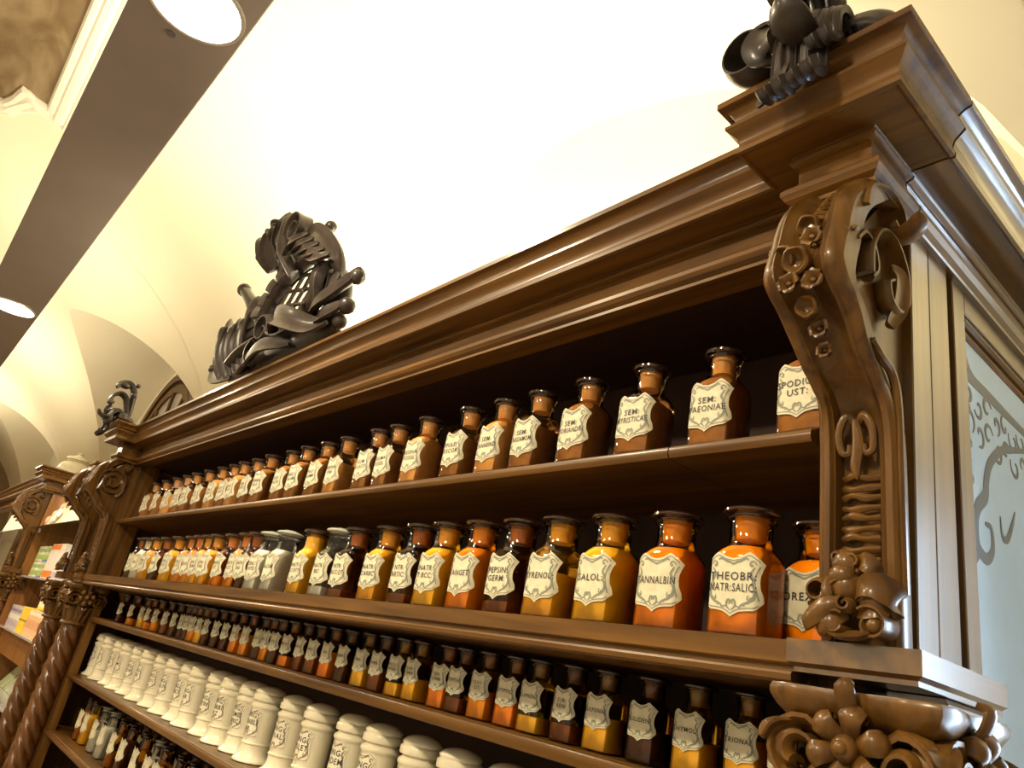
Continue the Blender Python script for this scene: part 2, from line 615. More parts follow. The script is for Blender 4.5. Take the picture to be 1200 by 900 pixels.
bm = nb(); sweep(bm, [(XR, 0.838), (XR, 0.738), (-0.432, 0.738), (-0.432, 0.828), (-3.925, 0.828), (-3.925, 0.738), (-4.02, 0.738), (-4.02, 1.72)], CORN)
P('cornice', bm, wood_x, angle=28)
bm = nb(); sweep(bm, [(XR, 1.72), (XR, 0.842)], CORN)
P('side_cornice', bm, wood_side_y, angle=28)
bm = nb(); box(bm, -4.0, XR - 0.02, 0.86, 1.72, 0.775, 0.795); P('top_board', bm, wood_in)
trough_mat = plain('white_metal', (0.8, 0.8, 0.78), 0.4)
for ux in UPX:
    bm = nb(); box(bm, ux - 0.31, ux + 0.31, 1.22, 1.38, 0.796, 0.86, 0.003)
    tag(obj('uplight_trough', bm, trough_mat), 'white uplight trough on the shelving top, %s from the near end' % ('first', 'second', 'third', 'fourth')[UPX.index(ux)], 'lamp', 'uplight troughs on the shelving top')

# carcass
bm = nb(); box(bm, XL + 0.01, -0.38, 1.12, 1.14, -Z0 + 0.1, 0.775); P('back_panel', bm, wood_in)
bm = nb(); box(bm, XL, XL + 0.02, 0.94, 1.72, -Z0, 0.775); P('end_panel', bm, wood_z)
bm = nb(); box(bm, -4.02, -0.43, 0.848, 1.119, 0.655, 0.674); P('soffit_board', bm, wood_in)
bm = nb(); box(bm, -4.01, -0.44, 0.83, 0.848, 0.650, 0.70); P('frieze_rail', bm, wood_x)
# right post and side panel: two boards with a joint, a dark rebate, then the door
bm = nb(); box(bm, -0.43, XR, 0.850, 0.904, 0.104, 0.660, 0.0015); P('post', bm, wood_side)
bm = nb(); box(bm, -0.43, XR, 0.9055, 0.967, 0.104, 0.660, 0.0012); P('post_board', bm, wood_side)
bm = nb(); box(bm, -0.43, XR - 0.012, 0.962, 0.990, -Z0, 0.665); P('rebate', bm, wood_in)
bm = nb(); box(bm, -0.455, -0.40, 0.845, 0.99, -Z0 + 0.0, 0.08); P('lower_post', bm, wood_z)
bm = nb(); box(bm, -0.40, XR, 0.885, 0.967, -Z0, 0.07, 0.0015); P('lower_post_board', bm, wood_side)
# left post and face stile
bm = nb(); box(bm, -4.03, -3.925, 0.850, 0.94, 0.104, 0.660, 0.0015); P('post', bm, wood_z)
bm = nb(); box(bm, -4.06, -3.87, 0.872, 0.905, -Z0, 0.07, 0.0015); P('stile', bm, wood_z)

# glazed side door
door = P('side_door', box(nb(), -0.375, XR, 0.988, 1.030, -Z0 + 0.1, 0.660, 0.0015), wood_side)
bm = nb(); box(bm, -0.375, XR, 1.0305, 1.69, 0.606, 0.660, 0.0015); P('top_rail', bm, wood_side_y, door)
bm = nb(); box(bm, -0.375, XR, 1.65, 1.71, -Z0 + 0.1, 0.605, 0.0015); P('hinge_stile', bm, wood_side, door)
bm = nb(); box(bm, -0.375, XR, 1.0305, 1.65, -Z0 + 0.1, -1.0, 0.0015); P('bottom_rail', bm, wood_side_y, door)
bm = nb()
tube(bm, [(-0.342, 1.034, 0.598), (-0.342, 1.648, 0.598)], 0.007, 8)
tube(bm, [(-0.348, 1.034, 0.586), (-0.348, 1.648, 0.586)], 0.006, 8)
P('glazing_bead', bm, wood_y, door)
frost = plain('frosted_glass', (0.40, 0.56, 0.68), 0.42, noise=0.03, nscale=40, coat=0.25)
MATS['frosted_glass'].node_tree.nodes['Principled BSDF'].inputs['Coat Roughness'].default_value = 0.38
MATS['frosted_glass'].node_tree.nodes['Principled BSDF'].inputs['Coat IOR'].default_value = 1.8
etch = plain('clear_etched_line', (0.095, 0.115, 0.13), 0.35)
bm = nb(); box(bm, -0.352, -0.347, 1.029, 1.655, -1.0, 0.608); P('glass_pane', bm, frost, door, smooth=False)
GX = -0.3465


def stroke(bm, pts, w, n=8):
    ribbon(bm, [(GX, y, z) for y, z in [(q.x, q.y) for q in cat([V((a, b, 0)) for a, b in pts], n)]], w, 0.0008, normal=(1, 0, 0), K=2)


def taper(w, a=0.25):
    return lambda t: w * (a + (1 - a) * sin(pi * min(1, max(0, t))) ** 0.8)


E_STROKES = [([(1.30, 0.49), (1.252, 0.476), (1.192, 0.455), (1.14, 0.42), (1.118, 0.387), (1.11, 0.36), (1.081, 0.337), (1.068, 0.313), (1.072, 0.28), (1.101, 0.27), (1.126, 0.288), (1.125, 0.317), (1.103, 0.319)], taper(0.020)),
             ([(1.090, 0.279), (1.067, 0.265), (1.046, 0.246), (1.040, 0.223), (1.046, 0.204), (1.057, 0.201), (1.062, 0.212)], taper(0.016)),
             ([(1.164, 0.346), (1.169, 0.319), (1.189, 0.32), (1.213, 0.347), (1.229, 0.371)], taper(0.011)),
             ([(1.052, 0.557), (1.083, 0.53), (1.15, 0.527), (1.30, 0.523), (1.62, 0.523)], lambda t: 0.014),
             ([(1.048, 0.50), (1.048, 0.38), (1.049, 0.283)], lambda t: 0.005)]
random.seed(3)
for k in range(16):       # small leaf scrolls of the upper border
    y, z = 1.065 + 0.036 * (k % 8), 0.50 - 0.042 * (k // 8) - 0.012 * (k % 2)
    s = 0.016 + 0.006 * random.random()
    a = random.random() * 6
    E_STROKES.append(([(y + s * (1 - 0.75 * t) * cos(a + 5 * t), z + s * (1 - 0.75 * t) * sin(a + 5 * t)) for t in [i / 7 for i in range(8)]], taper(0.0075)))
for k in range(10):
    y, z = 1.052 + 0.006 * (k % 2), 0.49 - 0.026 * k
    E_STROKES.append(([(y, z), (y + 0.009, z + 0.009), (y + 0.004, z + 0.018)], taper(0.006)))
for pts, w in E_STROKES:
    for mir in (0, 1):
        bm = nb(); stroke(bm, [((2.68 - a) if mir else a, b) for a, b in pts], w, 6)
        P('etched_scroll', bm, etch, door, smooth=False)
# darker etched corner field
# ledge (the deep middle shelf)
LEDGE = [(-0.33, 0.1025), (0.0, 0.1025), (0.0, 0.079), (-0.002, 0.077), (-0.007, 0.0755), (-0.007, 0.071), (-0.003, 0.070), (-0.001, 0.067), (-0.002, 0.061), (-0.006, 0.058), (-0.33, 0.058)]


def prism_x(bm, prof, x0, x1, y):
    loft(bm, [[V((x, y - d, z)) for d, z in prof] for x in (x0, x1)])


bm = nb(); prism_x(bm, LEDGE, -3.90, -0.441, 0.785); P('ledge', bm, wood_ledge)
bm = nb(); sweep(bm, [(-0.302, 1.0), (-0.302, 0.773), (-0.440, 0.773), (-0.440, 0.96)], [(-0.06, 0.1030), (0.0, 0.1030), (0.0, 0.0790), (-0.004, 0.077), (-0.006, 0.075), (-0.006, 0.070), (-0.06, 0.070)])
box(bm, -0.39, -0.33, 0.80, 0.99, 0.0715, 0.1025)
P('ledge_block', bm, wood_side_y)
bm = nb(); sweep(bm, [(-0.312, 1.0), (-0.312, 0.86)], [(-0.06, 0.069), (-0.003, 0.069), (0.0, 0.064), (-0.001, 0.055), (-0.006, 0.048), (-0.015, 0.043), (-0.06, 0.043)]); P('side_ledge_moulding', bm, wood_side_y)
bm = nb(); sweep(bm, [(-3.895, 0.96), (-3.895, 0.773), (-4.05, 0.773), (-4.05, 0.96)], [(-0.06, 0.1030), (0.0, 0.1030), (0.0, 0.079), (-0.004, 0.077), (-0.006, 0.075), (-0.006, 0.062), (-0.06, 0.062)])
box(bm, -3.99, -3.955, 0.80, 0.96, 0.065, 0.1025)
P('ledge_block', bm, wood_x)


def shelf_prof(t):
    return [(-0.30, 0), (-0.012, 0), (-0.010, -0.002), (-0.003, -0.003), (-0.0005, -t * 0.35), (-0.0005, -t * 0.65), (-0.004, -t * 0.95), (-0.010, -t), (-0.30, -t)]


for z, yf, t, spans in ((0.376, 0.835, 0.021, ((-4.02, -0.682), (-0.680, -0.455))), (-0.067, 0.87, 0.024, ((XL + 0.02, -0.46),)), (-0.311, 0.87, 0.022, ((XL + 0.02, -0.46),)), (-0.541, 0.87, 0.022, ((XL + 0.02, -0.46),))):
    for a, b in spans:
        bm = nb(); prism_x(bm, [(d, z + q) for d, q in shelf_prof(t)], a, b, yf)
        P('shelf', bm, wood_x)
bm = nb(); box(bm, XL + 0.02, XR - 0.01, 0.88, 1.119, -Z0, -0.80); P('base_cupboard', bm, wood_x)
for k in range(6):
    bm = nb(); box(bm, -3.85 + k * 0.57, -3.32 + k * 0.57, 0.866, 0.88, -Z0 + 0.12, -0.84, 0.004)
    P('cupboard_door', bm, wood_z)

# ---------------------------------------------------- corbels
CP = [(0.742, 0.640), (0.722, 0.622), (0.700, 0.602), (0.683, 0.579), (0.673, 0.553), (0.667, 0.527), (0.660, 0.505), (0.657, 0.485), (0.668, 0.470), (0.688, 0.455), (0.724, 0.415), (0.752, 0.393), (0.778, 0.371), (0.790, 0.331), (0.795, 0.240), (0.800, 0.1035)]


def corbel(owner, cx, mat, rolled=True):
    W = 0.087
    path = cat([V((0, y, z)) for y, z in CP], 5)
    T = tangents(path)
    rows = []
    us = [-0.5, -0.475, -0.44, -0.36, -0.33, -0.29, -0.26, 0, 0.26, 0.29, 0.33, 0.36, 0.44, 0.475, 0.5]
    dd = [0.005, 0.0, -0.0035, -0.0035, 0.001, -0.002, 0.009, 0.009, 0.009, -0.002, 0.001, -0.0035, -0.0035, 0.0, 0.005]
    bm = nb()
    fr, bk = [], []
    for p, t in zip(path, T):
        n = V((0, t.z, -t.y))
        if n.y < 0: n = -n            # inward
        f = []
        low = max(0.0, min(1.0, (0.40 - p.z) / 0.05))
        for u, d in zip(us, dd):
            deep = d * (1 if low > 0.3 else 0.45) if d <= 0.005 else (0.015 * low + 0.011 * (1 - low) * (1 if abs(u) < 0.2 else 0.3))
            wid = 1.0 + 0.10 * max(0, min(1, (p.z - 0.42) / 0.06)) - 0.06 * max(0, 1 - abs(p.z - 0.39) / 0.05)
            lob = 0.016 * max(0, min(1, (p.z - 0.43) / 0.06)) * (1 - abs(abs(u) - 0.30) / 0.30) if p.z > 0.42 else 0.0
            f.append(V((cx + u * W * wid, p.y, p.z)) + n * (deep - lob))
        fr.append(f)
        bk.append([V((q.x * 0.9 + cx * 0.1, min(0.8495, max(q.y + 0.014, p.y + 0.034)), q.z)) for q in f])
    vf = [[bm.verts.new(q) for q in r] for r in fr]
    vb = [[bm.verts.new(q) for q in r] for r in bk]
    n_, m_ = len(vf), len(us)
    for i in range(n_ - 1):
        for j in range(m_ - 1):
            bm.faces.new((vf[i][j], vf[i][j + 1], vf[i + 1][j + 1], vf[i + 1][j]))
            bm.faces.new((vb[i][j], vb[i + 1][j], vb[i + 1][j + 1], vb[i][j + 1]))
        for j in (0, m_ - 1):
            q = (vf[i][j], vf[i + 1][j], vb[i + 1][j], vb[i][j])
            bm.faces.new(q if j == 0 else q[::-1])
    for i in (0, n_ - 1):
        for j in range(m_ - 1):
            q = (vf[i][j], vb[i][j], vb[i][j + 1], vf[i][j + 1])
            bm.faces.new(q if i == 0 else q[::-1])
    cb = obj('corbel', bm, mat, owner, angle=40)
    # side fill, set in from both faces
    bm = nb()
    rr = [[V((cx - 0.028, y_, z_)), V((cx + 0.026, y_, z_)), V((cx + 0.026, 0.8495, z_)), V((cx - 0.028, 0.8495, z_))] for y_, z_ in ((0.80, 0.66), (0.76, 0.61), (0.72, 0.56), (0.71, 0.49), (0.75, 0.43), (0.80, 0.37), (0.815, 0.25), (0.82, 0.104))]
    loft(bm, rr)
    obj('corbel_core', bm, mat, cb)
    for s in (1, -1):
        xo = cx + s * 0.036
        # top roll: curls back from the front edge under the frieze
        bm = nb(); ribbon(bm, cat([(xo, 0.700, 0.585), (xo, 0.712, 0.618), (xo, 0.742, 0.641), (xo, 0.780, 0.650), (xo, 0.808, 0.640), (xo, 0.815, 0.618), (xo, 0.800, 0.604), (xo, 0.784, 0.612)], 5), lambda t: 0.034 - 0.010 * t, lambda t: 0.009, side=(1, 0, 0), cup=0.12)
        obj('scroll', bm, mat, cb)
        bm = nb()
        if rolled: ribbon(bm, cat([(xo, 0.695, 0.47), (xo, 0.69, 0.505)], 3)[:-1] + spiral((xo, 0.757, 0.530), 0.068, 0.010, pi - 0.3, -2.1, (0, 1, 0), (0, 0, 1), 44), lambda t: 0.024 - 0.006 * t, lambda t: 0.013 - 0.006 * t, side=(1, 0, 0), cup=0.06)
        else: ribbon(bm, cat([(xo, 0.722, 0.505), (xo, 0.726, 0.545), (xo, 0.752, 0.582), (xo, 0.790, 0.588), (xo, 0.820, 0.560), (xo, 0.826, 0.520), (xo, 0.806, 0.492), (xo, 0.780, 0.496), (xo, 0.772, 0.518), (xo, 0.786, 0.530)], 5), lambda t: 0.026 - 0.006 * t, lambda t: 0.008 - 0.002 * t, side=(1, 0, 0), cup=0.1)
        obj('scroll', bm, mat, cb)
        bm = nb(); ribbon(bm, cat([(xo, 0.690, 0.535), (xo, 0.712, 0.556), (xo, 0.738, 0.548), (xo, 0.748, 0.522), (xo, 0.736, 0.506)], 5), lambda t: 0.022 * (1 - 0.3 * t), 0.008, side=(1, 0, 0), cup=0.15)
        obj('scroll', bm, mat, cb)
        bm = nb(); ribbon(bm, cat([(xo - s * 0.006, 0.79, 0.60), (xo + s * 0.012, 0.80, 0.594), (xo + s * 0.032, 0.792, 0.600), (xo + s * 0.040, 0.780, 0.612)], 5), leafw(0.030), 0.006, normal=(0, 0.2, 1), cup=0.2)
        obj('leaf', bm, mat, cb)
        bm = nb(); ribbon(bm, cat([(xo, 0.79, 0.47), (xo + s * 0.006, 0.802, 0.50), (xo + s * 0.010, 0.798, 0.535), (xo + s * 0.004, 0.785, 0.55)], 5), leafw(0.024), 0.007, normal=(s, -0.3, 0), cup=0.2)
        obj('leaf', bm, mat, cb)
        # scroll at the neck running into the raised border
        bm = nb(); tube(bm, cat([(cx + s * 0.040, 0.735, 0.425), (cx + s * 0.043, 0.752, 0.412), (cx + s * 0.044, 0.776, 0.402), (cx + s * 0.0435, 0.792, 0.378), (cx + s * 0.0435, 0.798, 0.33), (cx + s * 0.0435, 0.802, 0.24), (cx + s * 0.0435, 0.806, 0.16)], 5), lambda t: 0.0055 - 0.001 * t, 8)
        obj('border_bead', bm, mat, cb)
        # twisted rope across the bulge
        bm = nb()
        for k in range(7):
            ball(bm, (cx + s * (0.014 + 0.006 * k), 0.6535 + 0.0022 * k + (0.006 if k > 5 else 0), 0.512 + 0.0035 * k), 0.0052, 1, 1, 0.8, 1)
        obj('rope', bm, mat, cb)
    # central tongue with ridges running down from the top roll
    bm = nb()
    for k in range(6):
        z = 0.628 - 0.012 * k
        yy = 0.724 - 0.0085 * k
        ribbon(bm, [(cx - 0.013, yy, z), (cx, yy - 0.006, z + 0.001), (cx + 0.013, yy, z)], 0.011, 0.006, normal=(0, -1, 0.6), K=2)
    obj('ridged_tongue', bm, mat, cb)
    # drop of buds and flowers
    fl = [(0.000, 0.664, 0.552, 0.012), (-0.018, 0.652, 0.508, 0.014), (0.012, 0.655, 0.524, 0.011), (-0.003, 0.648, 0.497, 0.015), (-0.014, 0.655, 0.470, 0.011), (0.012, 0.660, 0.470, 0.011), (-0.002, 0.672, 0.449, 0.012), (0.003, 0.695, 0.427, 0.010), (0.0, 0.714, 0.409, 0.008)]
    for (ox, y_, z_, r_) in fl:
        bm = nb()
        if r_ >= 0.012:
            ax_ = V((ox * 25, -1, -0.45)).normalized()
            p_ = V((cx + ox, y_ + 0.004, z_))
            e1 = ax_.cross(V((0, 0, 1))).normalized(); e2 = ax_.cross(e1)
            loft(bm, [[p_ + ax_ * h_ * r_ + (e1 * cos(2 * pi * i / 20) + e2 * sin(2 * pi * i / 20)) * r_ * w_ * (1 + 0.05 * cos(10 * pi * i / 20 + ox * 300)) for i in range(20)] for h_, w_ in ((-0.7, 0.45), (-0.3, 0.95), (0.2, 1.15), (0.62, 1.10), (0.75, 0.95), (0.62, 0.78), (0.25, 0.62), (0.05, 0.3))])
            obj('flower', bm, mat, cb)
            continue
        for k in range(4):
            a = k * pi / 2 + ox * 90
            ribbon(bm, bez((cx + ox, y_ + 0.006, z_), (cx + ox + cos(a) * r_ * 0.5, y_ - 0.003, z_ + sin(a) * r_ * 0.5), (cx + ox + cos(a) * r_ * 0.95, y_ - 0.010, z_ + sin(a) * r_ * 0.95), (cx + ox + cos(a) * r_ * 1.1, y_ - 0.004, z_ + sin(a) * r_ * 1.1), 6), leafw(r_ * 1.5, 0.4), 0.0035, normal=(0, -1, 0), cup=0.18)
        ball(bm, (cx + ox, y_ - 0.002, z_), r_ * 0.40, sub=1)
        obj('flower', bm, mat, cb)
    # leaf and tendril at the head of the sunk panel
    for s in (1, -1):
        bm = nb(); ribbon(bm, cat([(cx, 0.792, 0.350), (cx + s * 0.010, 0.784, 0.358), (cx + s * 0.019, 0.786, 0.340), (cx + s * 0.018, 0.790, 0.318), (cx + s * 0.010, 0.791, 0.314), (cx + s * 0.008, 0.790, 0.324)], 5), lambda t: 0.010 - 0.004 * t, 0.008, normal=(0, -1, 0))
        obj('tendril', bm, mat, cb)
    bm = nb(); ribbon(bm, cat([(cx, 0.785, 0.352), (cx + 0.002, 0.788, 0.325), (cx - 0.003, 0.793, 0.300), (cx - 0.001, 0.796, 0.284)], 5), leafw(0.013), 0.008, normal=(0, -1, 0), cup=-0.1)
    obj('leaf', bm, mat, cb)
    # ladder of carved ridges
    for k in range(11):
        z = 0.288 - 0.0117 * k
        bm = nb(); ribbon(bm, cat([(cx - 0.0205, 0.803, z), (cx - 0.008, 0.7985, z + 0.0025 * (-1) ** k), (cx + 0.006, 0.7985, z - 0.001), (cx + 0.0205, 0.803, z + 0.001)], 3), lambda t: 0.0075 + 0.0015 * sin(9 * t + k), 0.0055, normal=(0, -1, 0), K=4, cup=-0.15)
        obj('ridge', bm, mat, cb)
    # cluster of curled leaves at the foot
    q = cx + 0.3735

    def LF(name, pts, w, th=0.006, side=None, normal=None, cup=0.18):
        bm = nb(); ribbon(bm, cat([(x_ + q, y_, z_) for x_, y_, z_ in pts], 5), w, th, side=side, normal=normal, cup=cup)
        obj(name, bm, mat, cb)

    def CU(x_, z_, y_, r0, r1, a0, turns, wd, lead=None, th=0.005):
        sp = spiral((x_ + q, y_, z_), r0, r1, a0, turns, (1, 0, 0), (0, 0, 1), 20)
        if lead: sp = cat([(l[0] + q, l[1], l[2]) for l in lead] + [sp[0]], 4)[:-1] + sp
        bm = nb(); ribbon(bm, sp, lambda t: wd * (1 - 0.3 * t), th, side=(0.15, 1, 0), cup=0.12)
        obj('scroll', bm, mat, cb)

    bm = nb(); ball(bm, (-0.376 + q, 0.775, 0.158), 0.017, 1, 0.95, 1.2); ball(bm, (-0.378 + q, 0.769, 0.170), 0.013, 1.1, 0.9, 1); obj('bud', bm, mat, cb)
    LF('leaf', [(-0.376, 0.772, 0.168), (-0.376, 0.765, 0.182), (-0.378, 0.770, 0.194), (-0.384, 0.780, 0.196)], leafw(0.024, 0.5), side=(1, 0, 0))
    CU(-0.383, 0.189, 0.772, 0.0075, 0.003, -0.6, 1.1, 0.018)
    CU(-0.366, 0.186, 0.772, 0.0060, 0.003, 3.6, -1.1, 0.016)
    LF('leaf', [(-0.388, 0.772, 0.172), (-0.391, 0.762, 0.160), (-0.389, 0.760, 0.147), (-0.383, 0.766, 0.138)], leafw(0.012, 0.5), normal=(0, -1, 0), cup=-0.2)
    CU(-0.402, 0.153, 0.772, 0.0135, 0.0085, 0.5, 0.85, 0.026, lead=[(-0.380, 0.772, 0.166)])
    LF('leaf', [(-0.370, 0.766, 0.140), (-0.386, 0.756, 0.136), (-0.402, 0.756, 0.128), (-0.413, 0.764, 0.124), (-0.411, 0.774, 0.132), (-0.403, 0.772, 0.136)], lambda t: 0.030 * (0.5 + 0.5 * min(1, 2 * t)) * (1 - 0.3 * t), side=(0.3, 0, 1), cup=0.2)
    LF('leaf', [(-0.376, 0.770, 0.134), (-0.388, 0.760, 0.124), (-0.394, 0.762, 0.112), (-0.391, 0.772, 0.107)], leafw(0.026, 0.4), normal=(-0.3, -1, 0), cup=-0.2)
    CU(-0.379, 0.120, 0.768, 0.0150, 0.0075, 1.0, 0.8, 0.028)
    LF('leaf', [(-0.382, 0.764, 0.110), (-0.370, 0.758, 0.1075), (-0.356, 0.758, 0.1085), (-0.346, 0.764, 0.113)], leafw(0.020, 0.6), side=(0, 1, 0.4), cup=0.2)
    CU(-0.342, 0.121, 0.768, 0.0155, 0.007, 2.4, -1.0, 0.030)
    bm = nb(); ball(bm, (-0.341 + q, 0.762, 0.120), 0.0085); obj('bud', bm, mat, cb)
    LF('leaf', [(-0.362, 0.768, 0.146), (-0.350, 0.758, 0.156), (-0.338, 0.758, 0.158), (-0.327, 0.766, 0.152), (-0.326, 0.776, 0.144), (-0.334, 0.776, 0.140)], lambda t: 0.032 * (0.5 + 0.5 * min(1, 2 * t)) * (1 - 0.25 * t), side=(0.25, 0, 1), cup=0.2)
    LF('leaf', [(-0.360, 0.770, 0.136), (-0.350, 0.760, 0.134), (-0.338, 0.760, 0.136), (-0.331, 0.770, 0.136)], leafw(0.018, 0.5), side=(0, 0, 1), cup=0.2)
    CU(-0.367, 0.139, 0.760, 0.0085, 0.003, 2.0, 1.2, 0.020)
    LF('leaf', [(-0.362, 0.774, 0.178), (-0.352, 0.766, 0.184), (-0.345, 0.768, 0.176), (-0.343, 0.776, 0.168)], leafw(0.020, 0.5), side=(0.3, 0, 1), cup=0.2)
    return cb


cr = corbel(cab, -0.3735, wood_carved, False)
cl = corbel(cab, XP, wood_carved)
cr['label'] = 'carved scroll bracket at the near end of the shelving'
cl['label'] = 'carved scroll bracket at the far end of the shelving'


# ---------------------------------------------------- columns and capitals
def capital(owner, cx, cy, mat):
    H = 0.055
    bm = nb()
    rings = []
    for hw, z in ((0.070, H), (0.089, H), (0.091, H - 0.004), (0.091, H - 0.010), (0.089, H - 0.014), (0.084, H - 0.022), (0.076, H - 0.029), (0.068, H - 0.032), (0.058, H - 0.033)):
        r = []
        for i in range(40):
            a = 2 * pi * i / 40 + pi / 4
            q = 1 / (abs(cos(a)) ** 7 + abs(sin(a)) ** 7) ** (1 / 7)
            q *= 1 - 0.14 * (abs(cos(2 * a)) ** 2)
            r.append(V((cx + hw * q * cos(a), cy + hw * q * sin(a), z)))
        rings.append(r)
    loft(bm, rings)
    cp = obj('capital', bm, mat, owner)
    bm = nb(); lathe(bm, [(0.060, 0.034), (0.056, 0.022), (0.047, 0.0), (0.043, -0.05), (0.043, -0.10), (0.048, -0.104), (0.054, -0.108), (0.056, -0.113), (0.053, -0.118), (0.047, -0.121)], 28, (cx, cy, 0))
    obj('bell', bm, mat, cp)
    for k in range(4):
        a = pi / 4 + k * pi / 2
        d = V((cos(a), sin(a), 0))
        s = V((-sin(a), cos(a), 0))
        c0 = V((cx, cy, 0))
        for sg in (1, -1):
            aa = a + sg * pi / 4
            f_ = V((cos(aa), sin(aa), 0)); lat = V((sin(aa), -cos(aa), 0)) * sg
            if lat.dot(d) < 0: lat = -lat
            cc = c0 + f_ * 0.068 + lat * 0.050 + V((0, 0, -0.006))
            pts = cat([c0 + f_ * 0.052 + lat * 0.004 + V((0, 0, -0.060)), c0 + f_ * 0.060 + lat * 0.008 + V((0, 0, -0.020)), c0 + f_ * 0.066 + lat * 0.022 + V((0, 0, 0.016))], 4)[:-1] + spiral(cc, 0.031, 0.007, 1.75, -1.5, lat, (0, 0, 1), 26, lift=f_ * 0.012)
            bm = nb(); ribbon(bm, pts, lambda t: 0.034 - 0.010 * t, lambda t: 0.011 - 0.004 * t, side=f_, cup=0.14)
            obj('volute', bm, mat, cp)
        # spreading leaf at each corner
        bm = nb(); ribbon(bm, cat([c0 + d * 0.05 + V((0, 0, 0.006)), c0 + d * 0.085 + V((0, 0, 0.018)), c0 + d * 0.112 + V((0, 0, 0.014)), c0 + d * 0.122 + V((0, 0, 0.000))], 5), leafw(0.034, 0.35), 0.006, side=s, cup=0.2)
        obj('leaf', bm, mat, cp)
    for k in range(4):
        a = k * pi / 2 - pi / 2
        d = V((cos(a), sin(a), 0)); s = V((-sin(a), cos(a), 0)); c = V((cx, cy, 0)) + d * 0.076 + V((0, 0, 0.004))
        for m_ in range(6):
            b = m_ * pi / 3 + 0.3
            e = s * cos(b) + V((0, 0, 1)) * sin(b)
            bm = nb(); ribbon(bm, cat([c, c + e * 0.014 + d * 0.010, c + e * 0.027 + d * 0.018, c + e * 0.036 + d * 0.010, c + e * 0.033 - d * 0.001, c + e * 0.025 + d * 0.003], 4), lambda t: 0.027 * (0.4 + 0.6 * min(1, t * 2.2)) * (1 - 0.25 * t), 0.006, side=e.cross(d), cup=0.16)
            obj('leaf', bm, mat, cp)
        bm = nb(); ball(bm, c + d * 0.012, 0.013); ball(bm, c + d * 0.022, 0.007)
        obj('bud', bm, mat, cp)
        # tongue rising over the abacus
        bm = nb(); ribbon(bm, cat([c + V((0, 0, 0.020)), c + d * 0.014 + V((0, 0, 0.040)), c + d * 0.018 + V((0, 0, 0.056)), c + d * 0.006 + V((0, 0, 0.060))], 4), leafw(0.020, 0.5), 0.006, side=s, cup=0.2)
        obj('leaf', bm, mat, cp)
    for row, (z0, z1, n_, w_) in enumerate(((-0.105, -0.045, 8, 0.040), (-0.075, -0.010, 8, 0.036))):
        for k in range(n_):
            a = 2 * pi * (k + 0.5 * row) / n_
            d = V((cos(a), sin(a), 0)); s = V((-sin(a), cos(a), 0)); c = V((cx, cy, 0))
            bm = nb(); ribbon(bm, cat([c + d * 0.044 + V((0, 0, z0)), c + d * 0.052 + V((0, 0, (z0 + z1) / 2)), c + d * 0.062 + V((0, 0, z1)), c + d * 0.076 + V((0, 0, z1 + 0.004)), c + d * 0.080 + V((0, 0, z1 - 0.010))], 4), leafw(w_, 0.4, 3, 0.12), 0.006, side=s, cup=0.12, ripple=0.05, nr=2)
            obj('leaf', bm, mat, cp)
    return cp


def column(owner, cx, cy, mat):
    bm = nb()
    rings = []
    N = 40
    zt, zb = -0.119, -0.86
    for i in range(121):
        z = zt + (zb - zt) * i / 120
        e = min(1, (zt - z) / 0.03 + 0.05, (z - zb) / 0.03 + 0.05)
        r = []
        for k in range(N):
            a = 2 * pi * k / N
            ph = 5 * (a + z * 19.0)
            rad = 0.0415 + e * 0.0078 * (abs(cos(ph / 2)) ** 0.8 * 2 - 1.15)
            r.append(V((cx + rad * cos(a), cy + rad * sin(a), z)))
        rings.append(r)
    loft(bm, rings)
    co = obj('twisted_column', bm, mat, owner, angle=60)
    bm = nb(); lathe(bm, [(0.046, -0.855), (0.055, -0.862), (0.056, -0.872), (0.048, -0.880), (0.060, -0.892), (0.062, -0.905), (0.062, -0.93)], 28, (cx, cy, 0))
    obj('column_base', bm, mat, co)
    bm = nb(); box(bm, cx - 0.07, cx + 0.07, cy - 0.07, cy + 0.045, -Z0, -0.93, 0.004)
    obj('pedestal', bm, mat, co)
    return co


for cx_ in (-0.357, -3.945):
    capital(cab, cx_, 0.826, wood_carved)
    column(cab, cx_, 0.826, wood_col)


# ------------------------------------------------------------------ carved crest on the long cornice
def K(x, z, dy=0.0):
    return V((x, 0.80 - 0.17 * (z - 0.81) + dy, z))


crest = thing('carved_crest', 'dark carved rocaille crest with an oval trellis opening on the long cornice', 'carving', (-2.35, 0.80, 0.81))


def CR(name, bm, m=None):
    for v in bm.verts: v.co.z = max(v.co.z, 0.8112)
    return obj(name, bm, m or wood_crest, crest, angle=50)


OC, OA, OB, OT = (-2.31, 1.055), 0.215, 0.098, 0.22


def oval(a, r=1.0, dy=0.0):
    x, z = OA * r * cos(a), OB * r * sin(a)
    return K(OC[0] + x * cos(OT) - z * sin(OT), OC[1] + x * sin(OT) + z * cos(OT), dy)


